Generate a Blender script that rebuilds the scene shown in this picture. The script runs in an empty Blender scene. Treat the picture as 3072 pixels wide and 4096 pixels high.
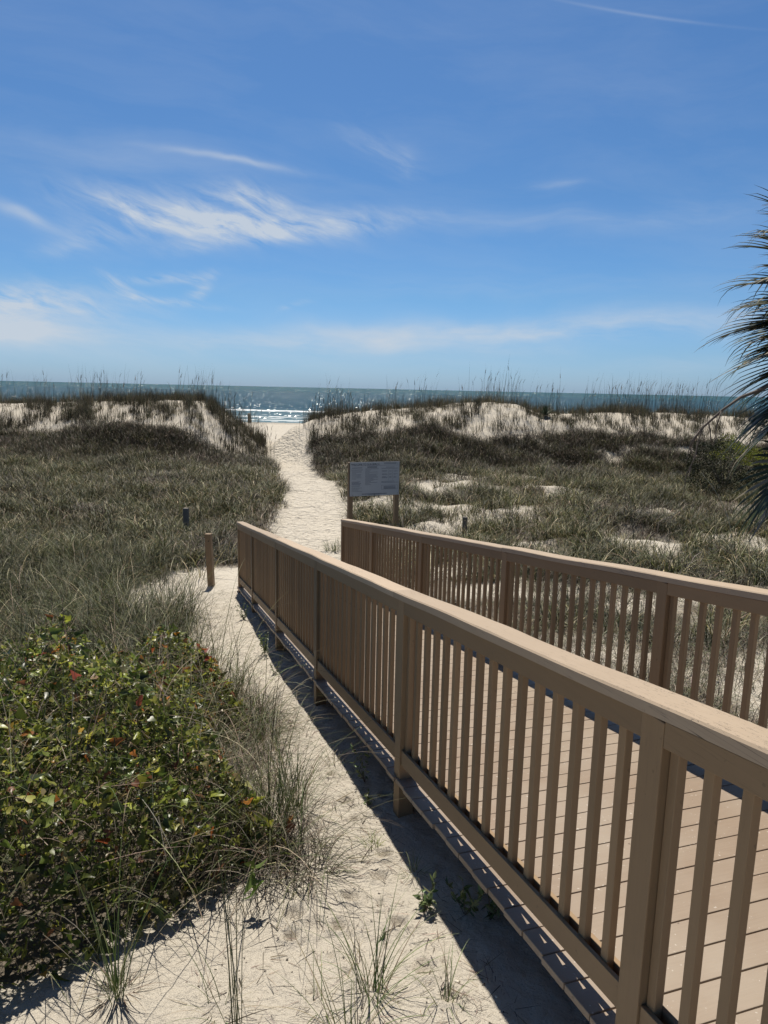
import bpy, bmesh, math, random
import numpy as np
from mathutils import Vector, Matrix
random.seed(7); rng = np.random.default_rng(11)
S = bpy.context.scene; COL = S.collection
R = math.radians

# ------------------------------------------------------------------ camera (fitted to the railing posts and horizon)
F_PX, PITCH, ROLL = 2845.1, 0.17133, 0.0215
cw = Vector((0, math.cos(PITCH), -math.sin(PITCH))); cr = Vector((1, 0, 0)); cu = cr.cross(cw)
CR = cr*math.cos(ROLL)+cu*math.sin(ROLL); CU = -cr*math.sin(ROLL)+cu*math.cos(ROLL)
cd = bpy.data.cameras.new('camera'); cam = bpy.data.objects.new('camera', cd); COL.objects.link(cam)
cd.sensor_fit = 'VERTICAL'; cd.sensor_height = 24; cd.lens = 24*F_PX/4096; cd.clip_start = .02; cd.clip_end = 60000
m = Matrix((CR, CU, -cw)).transposed(); cam.matrix_world = m.to_4x4(); S.camera = cam
def ray(px, py):
    return CR*((px-1536)/F_PX)-CU*((py-2048)/F_PX)+cw

# ------------------------------------------------------------------ small helpers
def tag(o, label=None, cat=None, group=None, kind=None):
    if label: o['label'] = label
    if cat: o['category'] = cat
    if group: o['group'] = group
    if kind: o['kind'] = kind
    return o
def empty(name, loc=(0, 0, 0), rz=0):
    o = bpy.data.objects.new(name, None); o.location = loc; o.rotation_euler = (0, 0, rz)
    o.empty_display_size = .1; COL.objects.link(o); return o
def link(name, me, mat, parent=None, loc=None):
    me.materials.append(mat) if mat and not me.materials else None
    o = bpy.data.objects.new(name, me); COL.objects.link(o)
    if parent: o.parent = parent
    if loc is not None: o.location = loc
    return o
def npmesh(name, V, Q, mat, parent=None, col=None, smooth=False, loc=None):
    V = np.asarray(V, np.float32).reshape(-1, 3); Q = np.asarray(Q, np.int32)
    k = Q.shape[1]; me = bpy.data.meshes.new(name)
    me.vertices.add(len(V)); me.vertices.foreach_set('co', V.ravel())
    me.loops.add(Q.size); me.loops.foreach_set('vertex_index', Q.ravel())
    me.polygons.add(len(Q)); me.polygons.foreach_set('loop_start', np.arange(0, Q.size, k, dtype=np.int32))
    if smooth: me.polygons.foreach_set('use_smooth', np.ones(len(Q), bool))
    if col is not None:
        a = me.attributes.new('Col', 'FLOAT_COLOR', 'POINT')
        c = np.ones((len(V), 4), np.float32); c[:, :3] = col; a.data.foreach_set('color', c.ravel())
    me.update(calc_edges=True); me.validate()
    return link(name, me, mat, parent, loc)
class MB:
    def __init__(s): s.v = []; s.f = []
    def hexa(s, P):
        b = len(s.v); s.v += [tuple(p) for p in P]
        for q in ((0, 3, 2, 1), (4, 5, 6, 7), (0, 1, 5, 4), (1, 2, 6, 5), (2, 3, 7, 6), (3, 0, 4, 7)): s.f.append(tuple(b+i for i in q))
    def box(s, x0, x1, y0, y1, z0, z1, sl=0.):      # sl: drop per metre of x
        s.hexa([(x0, y0, z0-sl*x0), (x1, y0, z0-sl*x1), (x1, y1, z0-sl*x1), (x0, y1, z0-sl*x0),
                (x0, y0, z1-sl*x0), (x1, y0, z1-sl*x1), (x1, y1, z1-sl*x1), (x0, y1, z1-sl*x0)])
    def tube(s, pts, rad, n=6):
        b = len(s.v); pts = [Vector(p) for p in pts]
        for i, p in enumerate(pts):
            d = (pts[min(i+1, len(pts)-1)]-pts[max(i-1, 0)]).normalized()
            u = d.cross(Vector((0.13, .2, 1))).normalized(); w = d.cross(u)
            r = rad[i] if hasattr(rad, '__len__') else rad
            for k in range(n):
                a = 2*math.pi*k/n; s.v.append(tuple(p+(u*math.cos(a)+w*math.sin(a))*r))
        for i in range(len(pts)-1):
            for k in range(n): s.f.append((b+i*n+k, b+i*n+(k+1) % n, b+(i+1)*n+(k+1) % n, b+(i+1)*n+k))
        s.f.append(tuple(b+k for k in range(n))[::-1]); e = b+(len(pts)-1)*n; s.f.append(tuple(e+k for k in range(n)))
    def build(s, name, mat, parent=None, bevel=0., smooth=False, loc=None):
        me = bpy.data.meshes.new(name); me.from_pydata(s.v, [], s.f)
        bm = bmesh.new(); bm.from_mesh(me); bmesh.ops.recalc_face_normals(bm, faces=bm.faces)
        if bevel: bmesh.ops.bevel(bm, geom=bm.edges[:]+bm.verts[:], offset=bevel, segments=2, affect='EDGES', profile=.5)
        bm.to_mesh(me); bm.free()
        if smooth:
            for p in me.polygons: p.use_smooth = True
        return link(name, me, mat, parent, loc)

# numpy value noise
_T = rng.random((256, 256))
def vn(x, y, s=1., ox=0., oy=0.):
    x = np.asarray(x)*s+ox+100.; y = np.asarray(y)*s+oy+100.
    xi = np.floor(x).astype(int); yi = np.floor(y).astype(int); fx = x-xi; fy = y-yi
    fx = fx*fx*(3-2*fx); fy = fy*fy*(3-2*fy)
    g = lambda i, j: _T[(xi+i) % 256, (yi+j) % 256]
    return (g(0, 0)*(1-fx)+g(1, 0)*fx)*(1-fy)+(g(0, 1)*(1-fx)+g(1, 1)*fx)*fy
def fb(x, y, s, o=3, ox=0.):
    r = 0; a = 1; t = 0
    for i in range(o): r = r+a*vn(x, y, s*2**i, ox+17.3*i, 5.1*i); t += a; a *= .5
    return r/t
def ss(a, b, x): t = np.clip((x-a)/(b-a), 0, 1); return t*t*(3-2*t)

# ------------------------------------------------------------------ ramp frame and terrain
K = .826
AZ = -.3165; DX, DY = math.sin(AZ), math.cos(AZ); NX, NY = math.cos(AZ), -math.sin(AZ)
EX, EY, EZ = .1405*K, 4.4219*K, -1.3448*K; SL = .13565
def TN(x, y): return (x-EX)*DX+(y-EY)*DY, (x-EX)*NX+(y-EY)*NY
CX = [-60, -40, -30, -20.5, -17.2, -13.2, -9.8, -9.1, -8.1, -7.3, -6.1, -5.0, -3.2, .2, 2.9, 5.5, 6.9, 7.9, 11.5, 15.5, 18.2, 26, 40, 60]
CZ = [-1.4, -1.2, -1.5, -1.24, -1.07, -.87, -.81, -1.25, -2.0, -2.7, -3.15, -2.2, -1.45, -1.1, -.81, -.5, -.66, -1.12, -1.0, -.96, -1.07, -1.2, -1.0, -1.3]
PY = [5, 9, 12, 16.7, 23.4, 32, 40, 50, 60, 90]; PX = [-1.2, -1.45, -1.5, -1.63, -2.3, -4.15, -5.85, -6.9, -7.5, -8.5]
PW = [.3, .75, .95, .92, .88, .9, .88, 1.6, 5, 60]
def pathd(x, y): return np.abs(x-np.interp(y, PY, PX))/np.interp(y, PY, PW)
PRINTS = []
def H(x, y, fine=True):
    x = np.asarray(x, float); y = np.asarray(y, float)
    t, n = TN(x, y)
    tb = [-30, -8, -2, 0, 1.9, 3.6, 6, 8, 11, 15, 60]; zb = [-1.5, -1.75, -2.16, -2.37, -2.64, -2.87, -3.1, -3.3, -3.42, -3.47, -3.5]
    z = np.interp(t, tb, zb)
    off = ss(.3, 2.5, -n-.2)+ss(.3, 2.5, n-2.0)
    z = z+off*(fb(x, y, .35, 3)-.5)*.35+ (fb(x, y, .09, 2, 40)-.5)*.3*ss(12, 20, y)
    z = z+(fb(x, y, .75, 2, 300)-.42)*.62*np.clip(ss(13, 16, y)+ss(-4.0, -5.2, x)*ss(6, 8, y)+ss(3.6, 5, x)*ss(4, 6, y), 0, 1)*ss(34, 30, y)*np.clip((pathd(x, y)-1.0)/1.2, 0, 1)
    z = z-.1*np.exp(-pathd(x, y)**2)*ss(11, 14, y)*ss(60, 45, y)
    foot = 29.3+1.6*(vn(x, 0*x, .16, 9)-.5)*2+ss(-9, -6, x)*ss(-2, -5, x)*3.5
    cy = 38.3+1.0*(vn(x, 0*x, .12, 31)-.5)*2
    cz = np.interp(x, CX, CZ)+.22*(fb(x, 0*x, .5, 3, 77)-.5)
    u = np.clip((y-foot)/(cy-foot), 0, 1)
    prof = .25*u+.75*(u*u*(3-2*u)); rise = (cz-z)
    zd = z+rise*prof + (fb(x, y, .45, 3, 21)-.5)*1.1*np.sin(np.pi*u)*.55*np.clip(pathd(x, y)-.8, 0, 1)
    back = ss(cy+1.2, cy+11, y)
    beach = -4.3-(np.clip(y, 46, 400)-46)*.0248
    zd = zd*(1-back)+beach*back+ (fb(x, y, .5, 3)-.5)*.35*back*ss(120, 90, y)
    # broken sand lumps where feet and wind worked it
    if fine:
        sand = ss(1.3, .8, pathd(x, y))*ss(10, 12, y)
        zd = zd+sand*((fb(x, y, 2.6, 2, 3)-.5)*.06)+(fb(x, y, 3.1, 3, 61)-.5)*.05*ss(60, 40, y)+(fb(x, y, 22, 2, 81)-.5)*.012*ss(7, 5, y)
        for (a, b, r_, dp) in PRINTS:
            q = ((x-a)**2+(y-b)**2)/(r_*r_); zd = zd-dp*np.exp(-q*1.6)+dp*.45*np.exp(-(np.sqrt(q)-1.55)**2*5)
    return zd
def gp(px, py, dz=0.):
    v = ray(px, py); k = 1.5; st = .02
    while k < 400:
        p = v*k
        if p.z-dz < float(H(p.x, p.y)): break
        k += st*max(1, k*.3)
    return Vector((p.x, p.y, float(H(p.x, p.y))))
def gz(x, y): return float(H(x, y))
for (px, py) in [(1535, 3425), (1520, 3510), (1405, 3590), (1355, 3715), (1165, 3750), (1420, 3285), (1330, 3100), (1595, 3690), (1545, 3190), (1390, 3215), (1180, 3660), (1700, 3880), (1800, 3990), (860, 2398), (905, 2440)]:
    p = gp(px, py); PRINTS.append((p.x, p.y, random.uniform(.03, .042), random.uniform(.034, .045)))
for i in range(110):
    t = random.uniform(-2.4, 7); n = random.uniform(-1.1, -.12)
    PRINTS.append((EX+DX*t+NX*n, EY+DY*t+NY*n, random.uniform(.015, .05), random.uniform(.008, .024)))

# bush footprint
def bush_u(x, y):
    t, n = TN(x, y)
    u1 = -.62-n+.55*(vn(x, y, 1.1, 5)-.5)+.3*(vn(x, y, 2.6, 25)-.5)-.16*np.clip(y-4.2, 0, 3)
    u2 = (y-1.95-.85*np.clip(x+1.8, 0, 2))+.45*(vn(x, y, 1.5, 8)-.5)+.25*(vn(x, y, 3.4, 28)-.5)
    u3 = (6.5+.25*x-y)*.6+1.0*(vn(x, y, .9, 15)-.5)
    u4 = x+4.3+.8*(vn(x, y, 1.1, 35)-.5)
    return np.minimum(np.minimum(np.minimum(u1, u2), u3), u4)
def bush_h(x, y):
    u = np.clip(bush_u(x, y), 0, 9); return (1-np.exp(-u/.27))*np.minimum(1.0-.10*(np.clip(y, 3, 9)-3)+.5*(vn(x, y, 1.9, 122)-.5)+.25*(vn(x, y, 4.5, 133)-.5),(.88-.5*ss(4.9, 6.2, y))+.9*(fb(x, y, 1.2, 2, 12)-.45)+.42*(vn(x, y, 3.6, 66)-.5))
def veg(x, y):
    """plant density 0..1"""
    t, n = TN(x, y); N_ = fb(x, y, .55, 3, 33); N2 = fb(x, y, 1.7, 2, 71)
    d = ss(.27, .50, N_)*.6+.4
    pd = pathd(x, y)+(N2-.5)*.5
    d = d*np.where(y > 8, ss(1.0, 1.35, pd), 1)
    d = d*(1-ss(-.35, -.15, n)*ss(2.0, 1.8, n)*(t < 8.3))
    strip = ss(-1.25, -.75, n+.35*(N2-.5))*(n < .4)*ss(9.2, 8.6, t)*(t > -6)
    d = d*(1-strip*.93)
    patch = np.exp(-(((x+3.05)/1.05)**4+((y-11.3)/1.75)**4)*1.2); d = d*(1-np.clip(patch*1.5, 0, .96))
    near = ss(-4, -1, y)*0+1
    # open sand patches on the flat
    for (a, b, rx, ry, w) in ((1.8, 24.8, 1.9, 1.3, 1.), (1.5, 20.4, 2.6, .8, .95), (-6.6, 29.6, 2.7, 1.5, 1.), (-8.5, 26.2, 1.2, .5, .5), (7.4, 15.4, 2.3, 1.0, 1.), (4.3, 26.9, 1.5, .5, .4), (9.4, 13.6, 1.5, .6, .6), (-9.0, 16, .8, .4, .6), (3.9, 10.2, 1.8, .7, .4), (2.3, 7.2, .8, 1.1, .6), (-4.6, 27.6, 1.2, .7, .8)):
        d = d*(1-w*np.exp(-((x-a)/rx)**2-((y-b)/ry)**2))
    d = d*(1-.55*ss(.60, .70, N_)*(y < 30)*(x > 1))
    d = np.maximum(d, .8*(x < -2.6)*(y > 14)*(y < 25.5)*(pathd(x, y) > 1.35))
    # dune face: dense low down, thin on the upper white sand
    up = ss(33.6, 34.6, y+2.2*(fb(x, y, .5, 3, 44)-.5))
    d = d*(1-up*.86)
    gap = ss(30.5, 33, y)*ss(.66, .56, 1-N2)*0
    d = d*(1-.9*ss(.60, .66, fb(x, y, .8, 2, 5))*ss(28, 31, y)*ss(37, 34, y)*(x > 6))
    return np.clip(d, 0, 1)*(y < 41)*ss(2.6, 4.2, y)

# ------------------------------------------------------------------ materials
def mat(name, col=(.5, .5, .5), rough=.6, spec=.5):
    m = bpy.data.materials.new(name); m.use_nodes = True; nt = m.node_tree; b = nt.nodes['Principled BSDF']
    b.inputs['Base Color'].default_value = (*col, 1); b.inputs['Roughness'].default_value = rough
    b.inputs['Specular IOR Level'].default_value = spec
    return m, nt, b
def nd(nt, typ, **kw):
    n = nt.nodes.new(typ)
    for k, v in kw.items():
        if k.startswith('i_'): n.inputs[int(k[2:]) if k[2:].isdigit() else k[2:].replace('_', ' ')].default_value = v
        else: setattr(n, k, v)
    return n
def ramp(nt, fac, stops):
    r = nd(nt, 'ShaderNodeValToRGB'); e = r.color_ramp.elements
    e[0].position, e[1].position = stops[0][0], stops[-1][0]; e[0].color = (*stops[0][1], 1); e[1].color = (*stops[-1][1], 1)
    for p, c in stops[1:-1]: q = e.new(p); q.color = (*c, 1)
    nt.links.new(fac, r.inputs[0]); return r.outputs[0]
def noise(nt, vec, scale, detail=4, rough=.55, dist=0., sc=None):
    if sc: mp = nd(nt, 'ShaderNodeMapping'); mp.inputs['Scale'].default_value = sc; nt.links.new(vec, mp.inputs[0]); vec = mp.outputs[0]
    n = nd(nt, 'ShaderNodeTexNoise'); n.inputs['Scale'].default_value = scale; n.inputs['Detail'].default_value = detail
    n.inputs['Roughness'].default_value = rough; n.inputs['Distortion'].default_value = dist; nt.links.new(vec, n.inputs['Vector']); return n.outputs[0]
def mix(nt, fac, a, b, blend='MIX'):
    m = nd(nt, 'ShaderNodeMix', data_type='RGBA', blend_type=blend)
    for i, v in ((0, fac), (6, a), (7, b)):
        if hasattr(v, 'links'): nt.links.new(v, m.inputs[i])
        elif i == 0: m.inputs[0].default_value = v
        else: m.inputs[i].default_value = (*v, 1)
    return m.outputs[2]
def math_(nt, op, a, b=None, c=None, clamp=False):
    m = nd(nt, 'ShaderNodeMath', operation=op, use_clamp=clamp)
    for i, v in enumerate((a, b, c)):
        if v is None: continue
        if hasattr(v, 'links'): nt.links.new(v, m.inputs[i])
        else: m.inputs[i].default_value = v
    return m.outputs[0]
def bump(nt, b, h, strength=.5, dist=.01, prev=None):
    n = nd(nt, 'ShaderNodeBump'); n.inputs['Strength'].default_value = strength; n.inputs['Distance'].default_value = dist
    nt.links.new(h, n.inputs['Height'])
    if prev is not None: nt.links.new(prev, n.inputs['Normal'])
    if b: nt.links.new(n.outputs[0], b.inputs['Normal'])
    return n.outputs[0]

def painted_wood(name, c0, c1, ax, rough=.62, cracks=.0, worn=None):
    m, nt, b = mat(name, rough=rough, spec=.35); tc = nd(nt, 'ShaderNodeTexCoord').outputs['Object']
    sc = [14, 14, 14]; sc[ax] = .7
    g = noise(nt, tc, 4, 6, .6, .3, sc); blot = noise(nt, tc, 2.2, 4, .6)
    oi = nd(nt, 'ShaderNodeObjectInfo')
    c = mix(nt, g, c0, c1); c = mix(nt, math_(nt, 'MULTIPLY', blot, .5), c, tuple(v*.72 for v in c0))
    rnd = math_(nt, 'MULTIPLY_ADD', oi.outputs['Random'], .30, .85)
    c = mix(nt, 1., c, mix(nt, 1., (1, 1, 1), rnd, 'MULTIPLY'), 'MULTIPLY')
    hgt = g
    sp = noise(nt, tc, 38, 2, .5); spm = ramp(nt, sp, [(.70, (0, 0, 0)), (.74, (1, 1, 1))])
    c = mix(nt, math_(nt, 'MULTIPLY', spm, .35), c, tuple(v*.35 for v in c0))
    if cracks:
        sc2 = [30, 30, 30]; sc2[ax] = .3
        w = noise(nt, tc, 1.6, 3, .65, .15, sc2)
        k = math_(nt, 'ABSOLUTE', math_(nt, 'SUBTRACT', w, .5))
        brk = ramp(nt, noise(nt, tc, 1.3, 2, .5), [(.45, (0, 0, 0)), (.58, (1, 1, 1))])
        line = math_(nt, 'MULTIPLY', ramp(nt, k, [(.0, (1, 1, 1)), (.006, (0, 0, 0))]), brk)
        c = mix(nt, math_(nt, 'MULTIPLY', line, cracks), c, (.03, .022, .016))
        hgt = math_(nt, 'SUBTRACT', g, math_(nt, 'MULTIPLY', line, 1.5))
    nt.links.new(c, b.inputs['Base Color'])
    bump(nt, b, hgt, .3, .0015)
    return m
PC0, PC1 = (.25, .167, .092), (.305, .21, .12)
M_paintX = painted_wood('rail_paint', PC0, PC1, 0, cracks=.18)
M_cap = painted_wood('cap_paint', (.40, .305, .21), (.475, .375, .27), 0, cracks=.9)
M_paintZ = painted_wood('post_paint', PC0, PC1, 2, cracks=.18)
M_oldpost = painted_wood('weathered_post', (.11, .10, .085), (.2, .185, .16), 2, rough=.8, cracks=.9)
M_stringer = painted_wood('stringer_wood', (.10, .075, .055), (.16, .12, .09), 0, rough=.8)

def deck_mat():
    m, nt, b = mat('composite_deck', rough=.5, spec=.35); tc = nd(nt, 'ShaderNodeTexCoord').outputs['Object']
    g = noise(nt, tc, 5, 8, .7, .6, (26, 1.1, 26)); big = noise(nt, tc, 1.2, 4, .6)
    cell = nd(nt, 'ShaderNodeSeparateXYZ'); nt.links.new(tc, cell.inputs[0])
    idx = math_(nt, 'FLOOR', math_(nt, 'MULTIPLY_ADD', cell.outputs[0], 1/.1435, -.036/.1435+100))
    wn = nd(nt, 'ShaderNodeTexWhiteNoise', noise_dimensions='1D'); nt.links.new(idx, wn.inputs['W'])
    c = mix(nt, g, (.19, .137, .094), (.315, .238, .172)); c = mix(nt, math_(nt, 'MULTIPLY', wn.outputs[0], .35), c, (.30, .24, .185))
    c = mix(nt, math_(nt, 'MULTIPLY', ramp(nt, big, [(.4, (0, 0, 0)), (.7, (1, 1, 1))]), .55), c, (.39, .34, .275))
    fl = noise(nt, tc, 55, 2, .6); c = mix(nt, math_(nt, 'MULTIPLY', ramp(nt, fl, [(.69, (0, 0, 0)), (.73, (1, 1, 1))]), .6), c, (.66, .62, .56))
    fd = noise(nt, tc, 30, 2, .6, 0, (1, 1, 1)); c = mix(nt, math_(nt, 'MULTIPLY', ramp(nt, fd, [(.22, (1, 1, 1)), (.27, (0, 0, 0))]), .7), c, (.10, .07, .05))
    nt.links.new(c, b.inputs['Base Color']); bump(nt, b, g, .6, .0025); return m
M_deck = deck_mat()

def ground_mat():
    m, nt, b = mat('dune_sand', rough=.9, spec=.15); tc = nd(nt, 'ShaderNodeTexCoord').outputs['Object']
    at = nd(nt, 'ShaderNodeAttribute', attribute_name='Col'); sx = nd(nt, 'ShaderNodeSeparateColor'); nt.links.new(at.outputs['Color'], sx.inputs[0])
    n1 = noise(nt, tc, .5, 5, .6); n2 = noise(nt, tc, 9, 5, .65); n3 = noise(nt, tc, 48, 5, .78); n4 = noise(nt, tc, 420, 2, .6)
    c = mix(nt, n1, (.545, .50, .42), (.64, .595, .51)); c = mix(nt, math_(nt, 'MULTIPLY', n2, .5), c, (.49, .44, .365))
    c = mix(nt, ramp(nt, n4, [(.3, (0, 0, 0)), (.75, (.35, .35, .35))]), c, (.42, .37, .30))
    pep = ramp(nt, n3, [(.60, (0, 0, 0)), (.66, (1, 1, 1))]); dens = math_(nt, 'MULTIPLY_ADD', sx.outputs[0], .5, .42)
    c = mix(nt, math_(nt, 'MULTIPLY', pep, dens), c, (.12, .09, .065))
    # strewn dead straws
    st1 = noise(nt, tc, 1, 3, .6, 2.5, (14, 60, 20)); st = ramp(nt, st1, [(.60, (0, 0, 0)), (.66, (1, 1, 1))])
    st = math_(nt, 'MULTIPLY', st, math_(nt, 'MULTIPLY', ramp(nt, n2, [(.42, (0, 0, 0)), (.6, (1, 1, 1))]), math_(nt, 'MULTIPLY_ADD', sx.outputs[0], 1., .08), clamp=True))
    c = mix(nt, math_(nt, 'MULTIPLY', st, .8), c, (.20, .155, .115))
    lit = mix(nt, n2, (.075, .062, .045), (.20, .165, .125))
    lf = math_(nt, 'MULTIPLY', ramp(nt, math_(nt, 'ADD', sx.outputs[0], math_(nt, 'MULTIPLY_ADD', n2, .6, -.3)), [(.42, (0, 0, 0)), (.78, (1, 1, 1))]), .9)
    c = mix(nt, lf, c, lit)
    # damp sand by the water
    c = mix(nt, math_(nt, 'MULTIPLY', sx.outputs[1], .6), c, (.28, .25, .21))
    nt.links.new(c, b.inputs['Base Color'])
    b1 = bump(nt, None, noise(nt, tc, 9, 6, .68), .8, .06)
    vo = nd(nt, 'ShaderNodeTexVoronoi', feature='SMOOTH_F1'); vo.inputs['Scale'].default_value = 3.4; vo.inputs['Smoothness'].default_value = .5
    wp = nd(nt, 'ShaderNodeVectorMath', operation='ADD'); nt.links.new(tc, wp.inputs[0]); nz = nd(nt, 'ShaderNodeTexNoise'); nz.inputs['Scale'].default_value = 3; nt.links.new(tc, nz.inputs['Vector']); nt.links.new(nz.outputs[1], wp.inputs[1])
    nt.links.new(wp.outputs[0], vo.inputs['Vector'])
    b2 = bump(nt, None, math_(nt, 'MULTIPLY', vo.outputs['Distance'], sx.outputs[2]), .9, .14, b1)
    b3 = bump(nt, b, n3, .9, .012, b2); return m
M_ground = ground_mat()

def plant_mat(name, rough=.45, spec=.5, trans=.3, boost=1.):
    m, nt, b = mat(name, rough=rough, spec=spec); at = nd(nt, 'ShaderNodeAttribute', attribute_name='Col')
    tc = nd(nt, 'ShaderNodeTexCoord').outputs['Object']; n = noise(nt, tc, 30, 2, .5)
    c = mix(nt, 1., at.outputs['Color'], ramp(nt, n, [(.2, (.75, .75, .75)), (.8, (1.2, 1.2, 1.2))]), 'MULTIPLY')
    nt.links.new(c, b.inputs['Base Color'])
    tr = nd(nt, 'ShaderNodeBsdfTranslucent'); nt.links.new(c, tr.inputs[0]); mx = nd(nt, 'ShaderNodeMixShader'); mx.inputs[0].default_value = trans
    nt.links.new(b.outputs[0], mx.inputs[1]); nt.links.new(tr.outputs[0], mx.inputs[2]); nt.links.new(mx.outputs[0], nt.nodes['Material Output'].inputs[0])
    return m
M_grass = plant_mat('grass_blade', .5, .16, .12); M_leaf = plant_mat('vine_leaf', .36, .5, .45); M_stem = plant_mat('stem', .6, .3, .05)
M_palm = plant_mat('palm_leaf', .5, .18, .1)

# ------------------------------------------------------------------ ground sheet
def axis(parts):
    out = []
    for a, b, st in parts: out += list(np.arange(a, b-1e-6, st))
    return np.array(out+[parts[-1][1]])
xs = axis([(-900, -100, 80), (-100, -30, 7), (-30, -9, .5), (-9, -3.2, .12), (-3.2, -1.3, .04), (-1.3, 1.15, .015), (1.15, 1.2, .05), (1.2, 9, .1), (9, 30, .5), (30, 100, 7), (100, 900, 80)])
ys = axis([(-300, -30, 30), (-30, -2, 2), (-2, 1.6, .2), (1.6, 4.6, .015), (4.6, 7, .03), (7, 14, .06), (14, 42, .11), (42, 60, .5), (60, 160, 3), (160, 400, 40)])
X, Y = np.meshgrid(xs, ys); Z = H(X, Y)
Vg = np.stack([X, Y, Z], -1).reshape(-1, 3); nx = len(xs); ny = len(ys)
I = (np.arange(ny-1)[:, None]*nx+np.arange(nx-1)[None]).ravel()
Qg = np.stack([I, I+1, I+1+nx, I+nx], 1)
vd = veg(X, Y); vd = np.maximum(vd, ss(-.05, .25, bush_u(X, Y))*.95)
wet = ss(112, 124, Y); ft = np.clip(ss(1.25, .7, pathd(X, Y))*ss(9.5, 12, Y)+ss(40, 46, Y), 0, 1)*.9+.1
gcol = np.stack([vd, wet, ft], -1).reshape(-1, 3)
ground = npmesh('ground', Vg, Qg, M_ground, col=gcol, smooth=True); tag(ground, kind='structure')

# ------------------------------------------------------------------ sea
def sea_mat():
    m, nt, b = mat('sea_water', (.02, .10, .12), .12, .22); b.inputs['IOR'].default_value = 1.33
    tc = nd(nt, 'ShaderNodeTexCoord').outputs['Object']; sp = nd(nt, 'ShaderNodeSeparateXYZ'); nt.links.new(tc, sp.inputs[0]); y = sp.outputs[1]
    n = noise(nt, tc, .02, 4, .6, 0, (1, 3, 1)); far = ramp(nt, math_(nt, 'MULTIPLY', y, 1/1500), [(.08, (.012, .052, .072)), (.35, (.013, .056, .078)), (1, (.022, .08, .092))])
    c = mix(nt, math_(nt, 'MULTIPLY', n, .5), far, (.008, .034, .058))
    near = ramp(nt, math_(nt, 'MULTIPLY', y, 1/400), [(.30, (.10, .13, .13)), (.55, (0, 0, 0))])
    c = mix(nt, 1., c, near, 'ADD')
    # foam lines of the small breakers
    wob = noise(nt, tc, 1, 4, .6, 0, (.035, .0, 0)); wob2 = noise(nt, tc, 1, 5, .65, .5, (.35, .25, 0))
    foam = None
    for (y0, wd, th) in ((190, 7., .46), (186, 3.5, .5), (163, 1.6, .56), (151, 3.0, .47), (145, 1.3, .52), (137.0, 1.6, .40), (132, 1.0, .5)):
        yy = math_(nt, 'ADD', math_(nt, 'SUBTRACT', y, y0), math_(nt, 'MULTIPLY_ADD', wob, -14, 7))
        g = math_(nt, 'SUBTRACT', 1, math_(nt, 'DIVIDE', math_(nt, 'ABSOLUTE', yy), wd), clamp=True)
        g = math_(nt, 'MULTIPLY', g, 1.6, clamp=True)
        g = math_(nt, 'MULTIPLY', g, ramp(nt, wob2, [(th-.06, (0, 0, 0)), (th+.03, (1, 1, 1))]))
        foam = g if foam is None else math_(nt, 'MAXIMUM', foam, g)
    c = mix(nt, foam, c, (.8, .83, .83)); nt.links.new(c, b.inputs['Base Color'])
    nt.links.new(math_(nt, 'MULTIPLY_ADD', foam, .6, .10), b.inputs['Roughness'])
    h1 = noise(nt, tc, 1, 3, .55, .3, (.45, .16, 1)); h2 = noise(nt, tc, 1, 3, .6, .5, (1.6, .7, 1))
    def slope(sc, k):
        mp = nd(nt, 'ShaderNodeMapping'); mp.inputs['Scale'].default_value = sc; nt.links.new(tc, mp.inputs[0])
        nn = nd(nt, 'ShaderNodeTexNoise'); nn.inputs['Scale'].default_value = 1; nn.inputs['Detail'].default_value = 3; nn.inputs['Roughness'].default_value = .6; nt.links.new(mp.outputs[0], nn.inputs['Vector'])
        s1 = nd(nt, 'ShaderNodeVectorMath', operation='SUBTRACT'); nt.links.new(nn.outputs[1], s1.inputs[0]); s1.inputs[1].default_value = (.5, .5, .5)
        s2 = nd(nt, 'ShaderNodeVectorMath', operation='MULTIPLY'); nt.links.new(s1.outputs[0], s2.inputs[0]); s2.inputs[1].default_value = (k, k*1.15, 0); return s2.outputs[0]
    ad = nd(nt, 'ShaderNodeVectorMath', operation='ADD'); nt.links.new(slope((1.2, .10, 1), 2.7), ad.inputs[0]); nt.links.new(slope((.12, .03, 1), .35), ad.inputs[1])
    ad2 = nd(nt, 'ShaderNodeVectorMath', operation='ADD'); nt.links.new(ad.outputs[0], ad2.inputs[0]); ad2.inputs[1].default_value = (0, 0, 1)
    nm = nd(nt, 'ShaderNodeVectorMath', operation='NORMALIZE'); nt.links.new(ad2.outputs[0], nm.inputs[0]); nt.links.new(nm.outputs[0], b.inputs['Normal'])
    df = nd(nt, 'ShaderNodeBsdfDiffuse'); nt.links.new(c, df.inputs[0])
    gl = nd(nt, 'ShaderNodeBsdfGlossy'); gl.inputs['Roughness'].default_value = .2; nt.links.new(nm.outputs[0], gl.inputs['Normal'])
    mx = nd(nt, 'ShaderNodeMixShader'); nt.links.new(df.outputs[0], mx.inputs[1]); nt.links.new(gl.outputs[0], mx.inputs[2])
    nt.links.new(math_(nt, 'MULTIPLY_ADD', foam, -.16, .16), mx.inputs[0]); nt.links.new(mx.outputs[0], nt.nodes['Material Output'].inputs[0])
    return m
ex = list(np.linspace(-120, 120, 121)); exs = np.array([-40000, -8000, -2000, -500]+ex+[500, 2000, 8000, 40000.])
eys = np.array(list(np.linspace(110, 230, 121))+[300, 600, 2000, 8000, 40000.])
X, Y = np.meshgrid(exs, eys)
Z = -6.32+.35*np.exp(-((Y-189+(vn(X, 0*X, .035)-.5)*14)/3.)**2)*(vn(X, 0*X, .05, 3))+.22*np.exp(-((Y-151+(vn(X, 0*X, .035)-.5)*14)/2.)**2)*vn(X, 0*X, .07, 8)
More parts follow.
